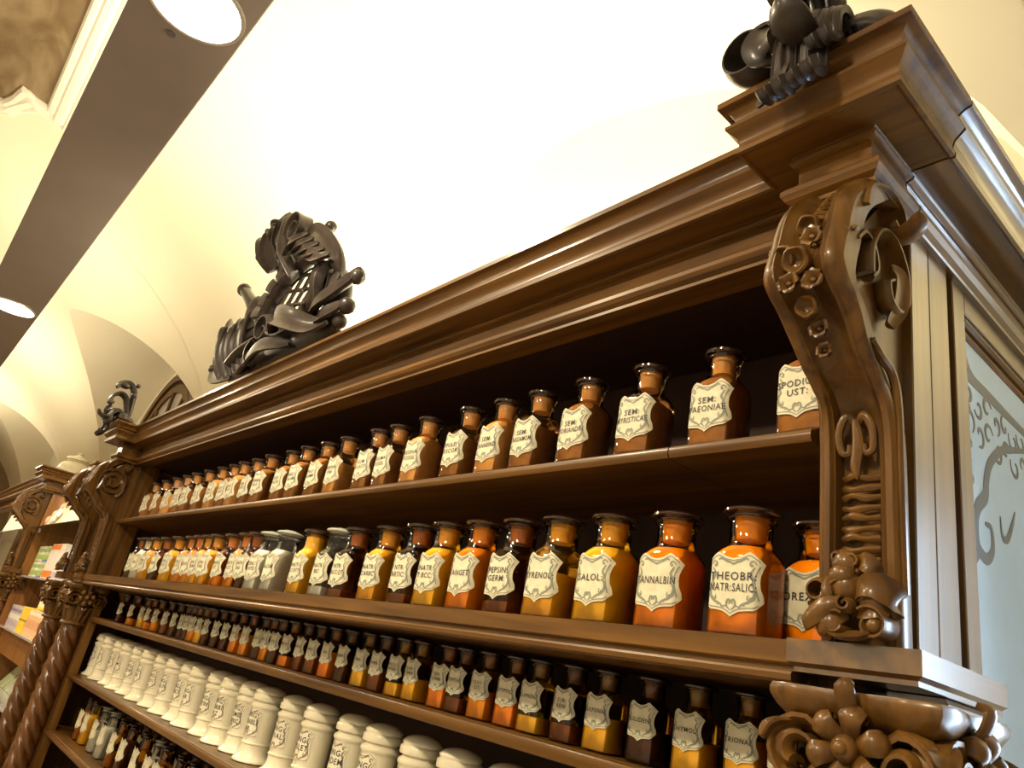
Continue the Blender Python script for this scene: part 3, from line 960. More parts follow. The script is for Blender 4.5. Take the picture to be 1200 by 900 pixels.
bm = nb()
loft(bm, [[oval(2 * pi * i / 40, r, dy) for i in range(41)][:-1] for r, dy in ((1.02, 0.012), (1.0, -0.010), (1.08, -0.026), (1.20, -0.022), (1.30, -0.008), (1.34, 0.012), (1.26, 0.020), (1.02, 0.020))], True, False)
bmesh.ops.remove_doubles(bm, verts=bm.verts, dist=1e-6)
CR('oval_rim', bm)
for i in range(20):
    bm = nb(); ball(bm, oval(2 * pi * i / 20, 1.14, -0.026), 0.011, 1.2, 0.8, 0.8, 1); CR('rim_bead', bm)
for k in range(-2, 3):
    for s in (1, -1):
        q = k * 0.42
        # diagonal bars clipped to the oval
        L = []
        for t in [i / 30 * 2.4 - 1.2 for i in range(31)]:
            a, b = t * 0.9 + q * 0.8, s * t * 0.9 - s * q * 0.55
            if a * a + b * b < 1.04: L.append((a, b))
        if len(L) > 2:
            def OP(ab): 
                x, z = OA * ab[0], OB * ab[1]
                return K(OC[0] + x * cos(OT) - z * sin(OT), OC[1] + x * sin(OT) + z * cos(OT), 0.012)
            bm = nb(); tube(bm, [OP(L[0]), OP(L[len(L) // 2]), OP(L[-1])], 0.0075, 6); CR('trellis_bar', bm)
            bm = nb(); ball(bm, OP(L[len(L) // 2]), 0.014, 1, 0.7, 1, 1); CR('trellis_boss', bm)


def leaf3(pts, w, th=0.016, nrm=(0, -1, 0.15), cup=0.18, lobes=0, tip=0.3, ripple=0.0, name='leaf'):
    bm = nb(); ribbon(bm, cat([K(*p) for p in pts], 5), leafw(w, tip, lobes, 0.15), th, normal=nrm, cup=cup, ripple=ripple, nr=3, K=6 if ripple else 4)
    return CR(name, bm)


def scroll3(c, r0, r1, a0, turns, w, th=0.016, dy=0.0, lead=None, sx=1.25):
    c3 = K(c[0], c[1], dy)
    pts = spiral(c3, r0, r1, a0, turns, V((sx, 0, 0)), K(0, 1) - K(0, 0), 26)
    if lead: pts = cat([K(*p) for p in lead] + [pts[0]], 4)[:-1] + pts
    bm = nb(); ribbon(bm, pts, lambda t: w * (1 - 0.35 * t), lambda t: th * (1 - 0.4 * t), side=(0, 1, 0.1), cup=0.10)
    return CR('scroll', bm)


# base mass and its scrolls
for (x_, z_, a, b, c) in ((-2.35, 0.875, 0.30, 0.055, 0.07), (-2.12, 0.90, 0.17, 0.05, 0.075), (-2.62, 0.90, 0.22, 0.05, 0.085), (-1.99, 1.00, 0.075, 0.04, 0.09), (-2.40, 1.235, 0.10, 0.03, 0.055), (-2.66, 1.08, 0.06, 0.04, 0.10)):
    bm = nb(); ball(bm, (0, 0, 0), 1, a, b, c, 3)
    for v in bm.verts: v.co = V((v.co.x, v.co.y - 0.17 * v.co.z, v.co.z)) + K(x_, z_, 0.01)
    CR('carved_ground', bm)
scroll3((-2.42, 0.965), 0.062, 0.014, -0.4, 1.4, 0.09, dy=-0.02, lead=[(-2.15, 0.90, -0.03), (-2.25, 0.905, -0.03)])
scroll3((-2.47, 0.885), 0.050, 0.012, 1.2, 1.3, 0.08, dy=-0.03, lead=[(-2.72, 0.90, -0.02), (-2.6, 0.92, -0.03)])
leaf3([(-2.30, 0.93, -0.05), (-2.22, 0.945, -0.08), (-2.10, 0.905, -0.085), (-1.99, 0.868, -0.06), (-1.93, 0.875, -0.04)], 0.075, cup=0.25)
leaf3([(-2.62, 0.86, -0.03), (-2.45, 0.85, -0.07), (-2.3, 0.865, -0.08), (-2.15, 0.85, -0.05)], 0.06, cup=0.2)
# tail curling out at the left
leaf3([(-2.72, 0.865, -0.02), (-2.82, 0.87, -0.03), (-2.93, 0.90, -0.02), (-3.00, 0.955, 0.0), (-3.03, 0.965, 0.0)], 0.06, tip=0.5)
bm = nb(); ball(bm, K(-3.02, 0.955), 0.026, 1.1, 0.8, 0.8); CR('knob', bm)
# upright flutes at the left
for k, (x_, zt) in enumerate(((-2.87, 1.10), (-2.81, 1.065), (-2.76, 1.075), (-2.70, 1.05), (-2.64, 1.08))):
    leaf3([(x_ + 0.06, 0.87, -0.02), (x_ + 0.01, 0.95, -0.035), (x_, zt - 0.03, -0.03), (x_ - 0.015, zt + 0.01, -0.01), (x_ - 0.035, zt + 0.005, 0.005)], 0.055, cup=0.3, tip=0.7, name='flute')
bm = nb(); tube(bm, [K(-2.80, 1.02), K(-2.89, 1.035)], 0.012, 8); ball(bm, K(-2.90, 1.036), 0.021); CR('knob', bm)
# stout arm with a rounded end
bm = nb(); tube(bm, cat([K(-2.52, 1.02), K(-2.62, 1.08), K(-2.70, 1.16), K(-2.80, 1.235)], 5), lambda t: 0.032 - 0.010 * t, 10); ball(bm, K(-2.815, 1.245), 0.030, 1.2, 0.9, 0.9); CR('arm', bm)
# stepped ribs above the oval on the left
for k in range(6):
    a = 1.75 + k * 0.26
    p0, p1 = oval(a, 1.22, -0.012), oval(a, 1.72 + 0.10 * (k % 2), -0.002)
    bm = nb(); ribbon(bm, [p0, p0.lerp(p1, 0.5) + V((0, -0.012, 0)), p1, p1 + V((0, 0.03, 0))], 0.050, 0.030, normal=(0, -1, 0.1), cup=0.1); CR('rib', bm)
# upper left fan
for k in range(4):
    t = k / 3
    leaf3([(-2.50 + 0.02 * k, 1.235, -0.01), (-2.56 + 0.03 * k, 1.30, -0.03), (-2.62 + 0.06 * k, 1.39, -0.025), (-2.64 + 0.065 * k, 1.425, 0.0)], 0.065, cup=0.3, tip=0.75, name='flute')
bm = nb(); tube(bm, [K(-2.58, 1.335), K(-2.68, 1.345)], 0.012, 8); ball(bm, K(-2.69, 1.346), 0.021); CR('knob', bm)
# neck rising to the curled top
bm = nb(); ribbon(bm, cat([K(-2.28, 1.14, -0.02), K(-2.34, 1.23, -0.05), K(-2.38, 1.32, -0.04), K(-2.42, 1.40, -0.02), K(-2.48, 1.435), K(-2.55, 1.43), K(-2.585, 1.445), K(-2.60, 1.465)], 5), lambda t: 0.050 - 0.018 * t, 0.030, normal=(0, -1, 0.1), cup=-0.2); CR('stem', bm)
bm = nb(); ball(bm, K(-2.455, 1.418), 0.033, 1.3, 0.9, 0.9); ball(bm, K(-2.59, 1.455), 0.022, 1.2, 0.9, 0.9); CR('knob', bm)
scroll3((-2.275, 1.300), 0.055, 0.012, 2.6, -1.6, 0.060, dy=-0.03, lead=[(-2.40, 1.23, -0.02), (-2.37, 1.28, -0.02)])
bm = nb(); ball(bm, K(-2.275, 1.300, -0.015), 0.040, 1.2, 0.6, 1); CR('bud', bm)
# ribbed wing sweeping down on the right
leaf3([(-2.24, 1.25, -0.02), (-2.14, 1.245, -0.03), (-2.04, 1.19, -0.03), (-1.95, 1.10, -0.02), (-1.945, 1.05, -0.005), (-1.97, 1.03, 0.0)], 0.062, th=0.02, cup=0.25, tip=0.6, name='wing')
for k in range(5):
    t = k / 4
    leaf3([(-2.28 + 0.04 * k, 1.20 - 0.012 * k, -0.06), (-2.20 + 0.05 * k, 1.205 - 0.03 * k, -0.075), (-2.13 + 0.045 * k, 1.225 - 0.033 * k, -0.05)], 0.036, th=0.014, cup=0.25, tip=0.6, name='rib')
bm = nb(); tube(bm, [K(-2.13, 1.22), K(-2.085, 1.255)], 0.012, 8); ball(bm, K(-2.08, 1.26), 0.021); CR('knob', bm)
# bulging scroll beside the oval
scroll3((-2.03, 1.035), 0.070, 0.016, 1.9, -1.5, 0.075, dy=0.0, sx=0.8, lead=[(-2.14, 1.16, -0.02), (-2.08, 1.125, -0.01)])
leaf3([(-2.05, 0.97, -0.03), (-2.03, 1.03, -0.05), (-2.00, 1.085, -0.04), (-1.97, 1.10, -0.01)], 0.07, cup=-0.25, ripple=0.05)
# right hand stem with its curl
leaf3([(-2.08, 0.93, -0.03), (-2.0, 0.95, -0.045), (-1.93, 0.975, -0.03), (-1.875, 1.005, -0.01), (-1.845, 1.02, 0.0), (-1.83, 1.005, 0.01)], 0.058, th=0.022, cup=0.2, tip=0.5)
bm = nb(); ball(bm, K(-1.845, 1.012), 0.024); CR('knob', bm)
leaf3([(-2.04, 0.90, -0.03), (-1.96, 0.90, -0.045), (-1.90, 0.915, -0.03), (-1.87, 0.935, -0.01)], 0.05, cup=0.2, tip=0.5)
bm = nb(); ball(bm, K(-1.87, 0.925, -0.01), 0.027); CR('knob', bm)
bm = nb(); ball(bm, K(-1.905, 0.885, -0.01), 0.024); CR('knob', bm)


# ------------------------------------------------------------------ corner finials
def finial(cx, s, label):
    f = thing('carved_finial', label, 'carving', (cx, 0.70, 0.811))

    def F(name, bm):
        return obj(name, bm, wood_crest, f, angle=50)

    def X(a): return cx + s * a
    body = nb(); ball(body, (X(0.0), 0.705, 0.835), 1, 0.055, 0.045, 0.026, 3)
    for v in body.verts: v.co.z = max(v.co.z, 0.8112)
    F('carved_ground', body)
    bm = nb(); ribbon(bm, cat([(X(0), 0.690, 0.822), (X(0), 0.708, 0.860), (X(0), 0.706, 0.92), (X(0.002), 0.700, 0.965), (X(0.004), 0.690, 0.995), (X(0.004), 0.665, 1.018), (X(0.004), 0.635, 1.012), (X(0.004), 0.620, 0.995), (X(0.004), 0.628, 0.985)], 5), lambda t: 0.060 - 0.030 * t + 0.025 * max(0, t - 0.6), lambda t: 0.022, side=(1, 0, 0), cup=0.2); F('stem', bm)
    bm = nb(); ball(bm, (X(0.004), 0.645, 1.004), 0.024, 1.1, 1.3, 0.8); F('knob', bm)
    bm = nb(); ball(bm, (X(0.004), 0.705, 1.022), 0.012); F('knob', bm)
    bm = nb(); ball(bm, (X(0.020), 0.700, 0.966), 0.014); F('knob', bm)
    for q in (-1, 0, 1):
        bm = nb(); ribbon(bm, cat([(X(0.018 * q), 0.705, 0.850), (X(0.020 * q), 0.692, 0.90), (X(0.022 * q), 0.672, 0.945), (X(0.022 * q), 0.640, 0.957), (X(0.022 * q), 0.615, 0.935), (X(0.020 * q), 0.611, 0.905), (X(0.018 * q), 0.628, 0.898)], 5), lambda t: 0.024 - 0.004 * t, 0.014, side=(1, 0, 0), cup=0.25); F('leaf', bm)
    # hollow volute at the outer side
    bm = nb(); ribbon(bm, cat([(X(0.01), 0.675, 0.850), (X(-0.02), 0.660, 0.872), (X(-0.05), 0.650, 0.888)], 4)[:-1] + spiral((X(-0.074), 0.655, 0.853), 0.038, 0.026, 0.9 if s > 0 else pi - 0.9, 0.80 * s, (1, 0, 0), (0, -0.1, 1), 22), lambda t: 0.060 - 0.016 * t, 0.0075, side=(0.25 * s, 1, 0), cup=0.12); F('volute', bm)
    bm = nb(); ribbon(bm, cat([(X(-0.028), 0.64, 0.882), (X(-0.040), 0.628, 0.870), (X(-0.050), 0.622, 0.845), (X(-0.047), 0.630, 0.822), (X(-0.035), 0.645, 0.818)], 5), leafw(0.040, 0.4), 0.007, normal=(0, -1, 0.2), cup=0.2); F('leaf', bm)
    # light petal
    bm = nb(); ribbon(bm, cat([(X(-0.022), 0.628, 0.892), (X(-0.018), 0.618, 0.876), (X(-0.018), 0.615, 0.858), (X(-0.022), 0.622, 0.838)], 5), leafw(0.020, 0.4), 0.006, normal=(0.6, -1, 0), cup=0.35); F('petal', bm)
    # fluted drapes hanging over the cornice
    for a, zt, zb, w, yo in ((-0.012, 0.880, 0.738, 0.036, 0.0), (0.024, 0.872, 0.746, 0.042, 0.002), (0.046, 0.862, 0.790, 0.030, 0.004)):
        bm = nb(); ribbon(bm, cat([(X(a), 0.690, zt - 0.02), (X(a), 0.660, zt), (X(a), 0.638, zt - 0.022), (X(a - 0.002), 0.634 + yo, 0.81), (X(a - 0.004), 0.638 + yo, zb + 0.015), (X(a - 0.006), 0.622 + yo, zb), (X(a - 0.008), 0.612 + yo, zb + 0.010)], 6), lambda t: w * (0.8 + 0.35 * t), 0.012, side=(1, 0, 0), cup=-0.08, K=10, ripple=0.07, nr=4); F('drape', bm)
    bm = nb(); ribbon(bm, cat([(X(-0.010), 0.634, 0.80), (X(-0.016), 0.628, 0.768), (X(-0.030), 0.624, 0.742), (X(-0.044), 0.626, 0.733)], 5), leafw(0.018, 0.35), 0.007, normal=(0, -1, 0), cup=0.2); F('leaf', bm)
    # leaf reaching inward over the block
    bm = nb(); ribbon(bm, cat([(X(0.03), 0.68, 0.836), (X(0.055), 0.675, 0.852), (X(0.08), 0.675, 0.848), (X(0.10), 0.68, 0.834), (X(0.105), 0.69, 0.820)], 5), leafw(0.045, 0.4, 2, 0.1), 0.010, normal=(0, -0.6, 1), cup=-0.2); F('leaf', bm)
    bm = nb(); ribbon(bm, cat([(X(0.01), 0.655, 0.826), (X(0.01), 0.620, 0.818), (X(0.01), 0.590, 0.828), (X(0.01), 0.578, 0.850)], 5), leafw(0.05, 0.3), 0.009, side=(1, 0, 0), cup=0.2); F('leaf', bm)
    bm = nb(); ribbon(bm, cat([(X(-0.03), 0.70, 0.85), (X(-0.05), 0.71, 0.90), (X(-0.055), 0.70, 0.94), (X(-0.045), 0.69, 0.955)], 5), leafw(0.05, 0.4, 2, 0.1), 0.012, normal=(0, -1, 0), cup=0.25); F('leaf', bm)
    return f


finial(-0.385, 1, 'dark carved finial draped over the near corner of the cornice')
finial(-3.97, 1, 'small dark carved finial standing on the far end of the cornice')


# ------------------------------------------------------------------ lettering
TEXTS = {}


def prepare_texts(strings):
    tmp = []
    for s in strings:
        cu = bpy.data.curves.new('lettering', 'FONT')
        cu.body = s
        cu.align_x = 'CENTER'
        cu.align_y = 'CENTER'
        cu.size = 1.0
        cu.space_character = 1.14
        cu.offset = 0.008
        cu.resolution_u = 2
        o = bpy.data.objects.new('lettering', cu)
        C.objects.link(o)
        tmp.append((s, o))
    dg = bpy.context.evaluated_depsgraph_get()
    for s, o in tmp:
        me = bpy.data.meshes.new_from_object(o.evaluated_get(dg))
        TEXTS[s] = ([v.co.copy() for v in me.vertices], [list(p.vertices) for p in me.polygons])
        bpy.data.meshes.remove(me)
        cu = o.data
        bpy.data.objects.remove(o)
        bpy.data.curves.remove(cu)


# ------------------------------------------------------------------ bottles
NSE = 5.5


def interp(tab, u):
    for (a, x), (b, y) in zip(tab, tab[1:]):
        if a <= u <= b: return x + (y - x) * (u - a) / (b - a)
    return tab[-1][1]


TOPT = [(0, .80), (.30, .86), (.50, .97), (.60, 1.0), (.72, .93), (.90, .80), (1.0, .66)]
BOTT = [(0, -1.0), (.10, -.93), (.28, -.84), (.55, -.80), (.82, -.78), (.93, -.68), (1.0, -.50)]


def sq_front(x, hw):
    a = min(0.999, abs(x) / hw)
    return -hw * (1 - a ** NSE) ** (1 / NSE)


def wrap_sq(hw):
    return lambda x, off: V((x, sq_front(x, hw) - off, 0))


def wrap_cyl(r):
    return lambda x, off: V(((r + off) * sin(x / r), -(r + off) * cos(x / r), 0))


def uvx(u, v, hw):
    return u * hw * (1 - 0.07 * max(0, 1 - ((v - 0.12) / 0.45) ** 2))


def label_sheet(wrap, hw, hh, zc, off=0.0007, k=1.0):
    bm = nb()
    N, M = 20, 6
    g = []
    for i in range(N + 1):
        u = -1 + 2 * i / N
        t, b = interp(TOPT, abs(u)), interp(BOTT, abs(u))
        c = []
        for j in range(M + 1):
            v = b + (t - b) * j / M
            q = wrap(uvx(u * k, v, hw), off)
            c.append(bm.verts.new((q.x, q.y, zc + v * hh * k)))
        g.append(c)
    for a, b in zip(g, g[1:]):
        for j in range(M): bm.faces.new((a[j], b[j], b[j + 1], a[j + 1]))
    return bm


ORN = []      # ornament strokes in label units
ORN.append(([(u, interp(TOPT, abs(u)) * 0.90) for u in [-0.93 + 1.86 * i / 24 for i in range(25)]], 0.022))
ORN.append(([(u, interp(BOTT, abs(u)) * 0.90) for u in [-0.93 + 1.86 * i / 24 for i in range(25)]], 0.022))
for s in (-1, 1):
    ORN.append(([(s * 0.93, 0.56), (s * 0.88, 0.3), (s * 0.86, 0.1), (s * 0.90, -0.2), (s * 0.93, -0.46)], 0.022))
    ORN.append(([(s * (0.70 + 0.13 * (1 - t) * cos(6.5 * t)), 0.60 + 0.15 * (1 - t) * sin(6.5 * t)) for t in [i / 9 for i in range(10)]], 0.055))
    ORN.append(([(s * 0.80, 0.52), (s * 0.70, 0.30), (s * 0.82, 0.12), (s * 0.74, -0.05)], 0.075))
    ORN.append(([(s * 0.72, 0.02), (s * 0.86, -0.16), (s * 0.80, -0.38), (s * 0.62, -0.54), (s * 0.42, -0.60)], 0.080))
    ORN.append(([(s * (0.66 + 0.10 * (1 - t) * cos(2 + 6 * t)), -0.42 + 0.11 * (1 - t) * sin(2 + 6 * t)) for t in [i / 8 for i in range(9)]], 0.045))
    ORN.append(([(s * 0.10, 0.66), (s * 0.28, 0.72), (s * 0.46, 0.80), (s * 0.58, 0.74)], 0.055))
    ORN.append(([(s * 0.02, -0.80), (s * 0.16, -0.66), (s * 0.12, -0.50), (s * 0.02, -0.52), (s * 0.07, -0.62)], 0.060))
    ORN.append(([(s * 0.18, -0.66), (s * 0.32, -0.70), (s * 0.40, -0.62), (s * 0.52, -0.66)], 0.050))
ORN.append(([(-0.18, 0.70), (0.0, 0.62), (0.18, 0.70)], 0.050))


def label_print(wrap, hw, hh, zc, off=0.0013, lod=1):
    bm = nb()
    for pts, w in (ORN if lod else ORN[:4] + ORN[6:8] + ORN[15:17]):
        P2 = [V((uvx(u, v, hw), v * hh)) for u, v in pts]
        if len(P2) < 9: P2 = [V((q.x, q.y)) for q in cat([V((p.x, p.y, 0)) for p in P2], 3)]
        prev = None
        n = len(P2)
        for i, p in enumerate(P2):
            t = (P2[min(i + 1, n - 1)] - P2[max(0, i - 1)]).normalized()
            d = V((-t.y, t.x)) * (w * 1.35 * hw / 2 * (1 if w < 0.03 else (0.3 + 0.7 * sin(pi * (i + 0.5) / n))))
            e = []
            for q in (p + d, p - d):
                k = wrap(q.x, off)
                e.append(bm.verts.new((k.x, k.y, zc + q.y)))
            if prev: bm.faces.new((prev[0], e[0], e[1], prev[1]))
            prev = e
    return bm


TXT_CACHE = {}


def lettering(s, wrap, key, hw, zc, size, off=0.0016, maxw=1.72):
    if (s, key) in TXT_CACHE: return TXT_CACHE[(s, key)]
    lines = s.split('\n')
    bm = nb()
    for li, ln in enumerate(lines):
        vs, fs = TEXTS[ln]
        wmax = max(v.x for v in vs) - min(v.x for v in vs)
        sx = min(size * 1.05, maxw * hw / max(wmax, 1e-6))
        dy = ((len(lines) - 1) / 2 - li) * size * 0.98
        bv = []
        for v in vs:
            q = wrap(v.x * sx, off)
            bv.append(bm.verts.new((q.x, q.y, zc + dy + v.y * size)))
        for f in fs:
            try: bm.faces.new([bv[i] for i in f])
            except ValueError: pass
    me = bpy.data.meshes.new('lettering')
    bm.to_mesh(me); bm.free()
    me.materials.append(ink)
    TXT_CACHE[(s, key)] = me
    return me


def se_ring(hw, n, z, N=24):
    r = []
    for i in range(N):
        a = 2 * pi * i / N
        q = 1 / (abs(cos(a)) ** n + abs(sin(a)) ** n) ** (1 / n)
        r.append(V((hw * q * cos(a), hw * q * sin(a), z)))
    return r


def mesh_of(name, bm, m, angle=35):
    bmesh.ops.recalc_face_normals(bm, faces=bm.faces)
    me = bpy.data.meshes.new(name)
    bm.to_mesh(me); bm.free()
    if m: me.materials.append(m)
    me.polygons.foreach_set('use_smooth', [True] * len(me.polygons))
    me.set_sharp_from_angle(angle=radians(angle))
    return me


class Kind:
    """the meshes shared by all bottles of one size"""

    def __init__(s, w, h, neck=0.36, knob=False, lod=1, lz=(0.115, 0.545), disc=1.0):
        s.w, s.h, s.hw = w, h, w / 2
        hw = w / 2
        nk = w * neck
        s.nk = nk
        bm = nb()
        S = [(0.0, .90, NSE), (.012, .98, NSE), (.03, 1.0, NSE), (.555, 1.0, NSE), (.60, .965, 5), (.64, .88, 3.4), (.67, .78, 2.5), (.688, nk / hw * 1.04, 2), (.70, nk / hw, 2), (.865, nk / hw, 2), (.875, nk / hw * 1.12, 2), (.893, nk / hw * 1.17, 2), (.903, nk / hw * 1.08, 2)]
        loft(bm, [se_ring(hw * q, n, z * h) for z, q, n in S], True, False)
        bm.faces.new([v for v in bm.verts[:24]][::-1]) if False else None
        bm.verts.ensure_lookup_table()
        bm.faces.new([bm.verts[i] for i in range(24)][::-1])
        s.body = mesh_of('bottle_body', bm, amber_a)
        bm = nb()
        if knob:
            lathe(bm, [(nk * 1.0, .905 * h), (nk * 0.95, .93 * h), (nk * 0.6, .94 * h), (nk * 0.75, .95 * h), (nk * 1.15, .965 * h), (nk * 1.25, .98 * h), (nk * 1.0, .995 * h), (nk * 0.4, h)], 14)
        else:
            lathe(bm, [(nk * 0.98, .905 * h), (nk * 1.0, .918 * h), (hw * .97 * disc, .925 * h), (hw * 1.02 * disc, .935 * h), (hw * 1.02 * disc, .95 * h), (hw * .96 * disc, .962 * h), (hw * .7 * disc, .975 * h), (hw * .55 * disc, .992 * h), (hw * .3 * disc, h)], 20)
        s.stopper = mesh_of('stopper', bm, cap_dark)
        bm = nb(); lathe(bm, [(nk * .66, .735 * h), (nk * .78, .905 * h)], 14)
        s.plug = mesh_of('plug', bm, plug_tan)
        s.wrap = wrap_sq(hw)
        z0, z1 = lz[0] * h, lz[1] * h
        s.zc, s.hh = (z0 + z1) / 2, (z1 - z0) / 2
        s.lw = hw * 0.985
        s.label = mesh_of('label', label_sheet(s.wrap, s.lw, s.hh, s.zc), paper)
        s.print_ = mesh_of('label_print', label_print(s.wrap, s.lw, s.hh, s.zc, lod=lod), print_green)
        s.cont = {}

    def contents(s, level):
        level = round(level, 2)
        if level not in s.cont:
            hw, h = s.hw - 0.0018, s.h
            S = [(.02, .94, NSE), (.03, 1.0, NSE)]
            if level <= .56: S.append((level, 1.0, NSE))
            else:
                S += [(.555, 1.0, NSE), (.60, .955, 5), (.64, .86, 3.4), (.665, .76, 2.5)]
                if level > .7: S += [(.69, (s.nk - 0.002) / hw, 2), (level, (s.nk - 0.002) / hw, 2)]
            bm = nb(); loft(bm, [se_ring(hw * q, n, z * h) for z, q, n in S])
            s.cont[level] = mesh_of('contents', bm, POWDER['orange'])
        return s.cont[level]


def setm(o, m):
    o.material_slots[0].link = 'OBJECT'
    o.material_slots[0].material = m


def bottle(kind, loc, glass_m, powder, level, text, label, group, rot=0.0, stopper=None, plug=True, tsize=0.0140, name='apothecary_bottle'):
    t = thing(name, label, 'bottle', loc, group)
    t.rotation_euler = (0, 0, rot)
    o = obj('bottle_body', kind.body, None, t); setm(o, glass_m)
    if powder:
        o = obj('contents', kind.contents(level), None, t); setm(o, POWDER[powder])
    st = obj('stopper', kind.stopper, None, t); setm(st, stopper or cap_dark)
    if plug:
        pg = obj('plug', kind.plug, None, st); setm(pg, plug_dark if kind is SMALL else plug_tan)
    lb = obj('label', kind.label, None, t)
    obj('label_print', kind.print_, None, lb)
    if text:
        obj('lettering', lettering(text, kind.wrap, id(kind), kind.lw, kind.zc + kind.hh * 0.05, tsize), None, lb)
    return t


ORDN = ('first second third fourth fifth sixth seventh eighth ninth tenth eleventh twelfth thirteenth fourteenth fifteenth sixteenth seventeenth eighteenth nineteenth twentieth '
        'twenty-first twenty-second twenty-third twenty-fourth twenty-fifth twenty-sixth twenty-seventh twenty-eighth twenty-ninth thirtieth').split()


def which(i, n):
    """count from whichever end of the shelf is closer"""
    if i < n - 1 - i: return ORDN[i] + ' from the far end', i
    return ORDN[n - 1 - i] + ' from the near end', n - 1 - i


R1 = [-3.644, -3.482, -3.326, -3.19, -3.072, -2.936, -2.792, -2.678, -2.579, -2.466, -2.341, -2.196, -2.079, -1.956, -1.832, -1.665, -1.571, -1.437, -1.276, -1.157, -1.048, -0.914, -0.775, -0.632, -0.482]
T1 = ['SEM:\nANISI', 'RAD:\nALTH:', 'SEM:\nLINI', 'CORT:\nCHIN:', 'SEM:\nCARVI', 'RAD:\nIREOS', 'SEM:\nSINAP:', 'FLOR:\nTILIAE', 'RAD:\nRHEI', 'SEM:\nFOENIC', 'HERBA\nSALV:', 'RAD:\nVALER:', 'RHIZ:\nCALAMI', 'PULV:\nGUMM:', 'RESINA\nPINI', 'GUM:\nELASTI', 'GUMA\nUSSEL', 'RESINA\nFOSSIL', 'PULEI\nVISCOR:', 'SEM:\nCANABIND', 'SEM:\nCARDAMOM:', 'SEM:\nCORIANDRI', 'SEM:\nMYRISTICAE', 'SEM:\nPAEONIAE', 'SPODIUM\nUST:']
R2 = [-3.301, -3.22, -3.114, -2.99, -2.844, -2.708, -2.615, -2.535, -2.447, -2.327, -2.208, -2.128, -2.048, -1.932, -1.77, -1.65, -1.557, -1.419, -1.292, -1.196, -1.088, -0.983, -0.88, -0.769, -0.654, -0.532, -0.476]
T2 = ['ACID:\nBOR:', 'AMYL:', 'BISM:\nNITR:', 'CARBO', 'FERR:\nOXYD:', 'HYDR:\nOXYD:', 'IODOF:', 'KAL:\nBROM:', 'KAL:\nIOD:', 'MAGN:\nUST:', 'NATR:\nACET:', 'NATR:\nARS:', 'ZINC:\nOXYD:', 'TALCUM', 'NATR:\nGLY:BTY:', 'NATR:\nBIC:', 'NTR:\nSALIC:QT:', 'NATR:\nCARBC', 'NTR:\nARTIC:', 'NATR:\nT:BCC:', 'TANGET:', 'PEPSIN:\nGERM:', 'PYRENOL:', 'SALOL:', 'TANNALBIN', 'THEOBR:\nNATR:SALIC:', 'OREXIN']
C2 = ['dark brown', 'white', 'orange a', 'dark brown', 'yellow a', 'orange b', 'orange b', 'yellow a', 'orange a', 'deep brownlow', 'orange b', 'dark brown', 'white clear', 'white clear', 'orange full', 'bit clear', 'dark empty', 'orange a', 'dark empty', 'yellow a', 'deep b', 'brown empty', 'orange half', 'yellow a', 'deep b', 'deep b', 'deep b']
R3 = [-3.581, -3.412, -3.26, -3.168, -3.077, -2.957, -2.854, -2.767, -2.709, -2.655, -2.582, -2.514, -2.432, -2.35, -2.27, -2.191, -2.104, -2.047, -1.987, -1.92, -1.833, -1.766, -1.689, -1.613, -1.532, -1.457, -1.385, -1.321, -1.231, -1.175, -1.104, -1.029, -0.966, -0.887, -0.815, -0.732, -0.652, -0.572, -0.51]
T3 = ['ACON:', 'ARS:', 'ATROP:', 'BROM:', 'CAMPH:', 'COD:', 'COFF:', 'DIGIT:', 'EMET:', 'ERGOT:', 'EXTR:', 'FERR:', 'GUAJ:', 'HEXAM:', 'HYOSC:', 'IOD:', 'JALAP:', 'KREOS:', 'LITH:', 'MENTH:', 'MORPH:', 'NARC:', 'OPII', 'PAPAV:', 'PEPS:', 'PHEN:', 'PILOC:\nHYDR:', 'QUIN:\nTANN:', 'SEN:\nCARBI', 'STRYCH:', 'SULF:\nCIT:', 'STYPTIC', 'SUPREN:', 'SUR:\nRENI', 'SULFONAL', 'SULIDEN:', 'THYMOL:', 'TRIONAL', 'VANILLIN']
C3 = ['k', 'o', 'y', 'd', 'o', 'b', 'k', 'k', 'k', 'o', 'y', 'k', 'k', 'k', 'd', 'o', 'k', 'o', 'k', 'd', 'b', 'b', 'd', 'k', 'y', 'b', 'y', 'y', 'd', 'b', 'o', 'd', 'y', 'b', 'y', 'k', 'y', 'y', 'd']
LIDS = [-3.884, -3.731, -3.574, -3.428, -3.292, -3.131, -2.983, -2.827, -2.692, -2.576, -2.43, -2.297, -2.174, -2.05, -1.896, -1.745, -1.595, -1.462, -1.329, -1.192, -1.057, -0.925, -0.791]
T4 = ['UNG:\nALB:', 'UNG:\nBAS:', 'UNG:\nCER:', 'UNG:\nCUM\nSAL:', 'UNG:\nHYDR', 'UNG\nBOR', 'UNG\nIODI', 'UNG\nVASELIN', 'UNG\nZINCI', 'UNG\nTAR', 'UNG\nRESTIN.', 'UNG\nLABBI\nPIZ', 'UNG\nPLUMBI\nTANNIC:', 'UNG\nDURABILE\nBR.', 'UNG:\nLEVAL.', 'UNG\nMOLET', 'UNG\nRADEM', 'UNG\nROSAT', 'UNG', 'UNG', 'UNG', 'UNG', 'UNG']
R5 = [-3.681, -3.583, -3.427, -3.305, -3.15, -3.02, -2.859, -2.724, -2.637, -2.492, -2.38, -2.26]
R5B = [-3.66, -3.518, -3.385, -3.248, -3.15, -3.046, -2.942, -2.848, -2.698, -2.60, -2.50, -2.39, -2.28]
T5 = ['OL:\nJEC:', 'TINCT:', 'SPIR:', 'OL:\nRIC:', 'AQUA', 'SYR:', 'TINCT:\nIOD', 'OL:\nTER:', 'SPIR:\nVIN:', 'LIQ:', 'ELIX:', 'VIN:']
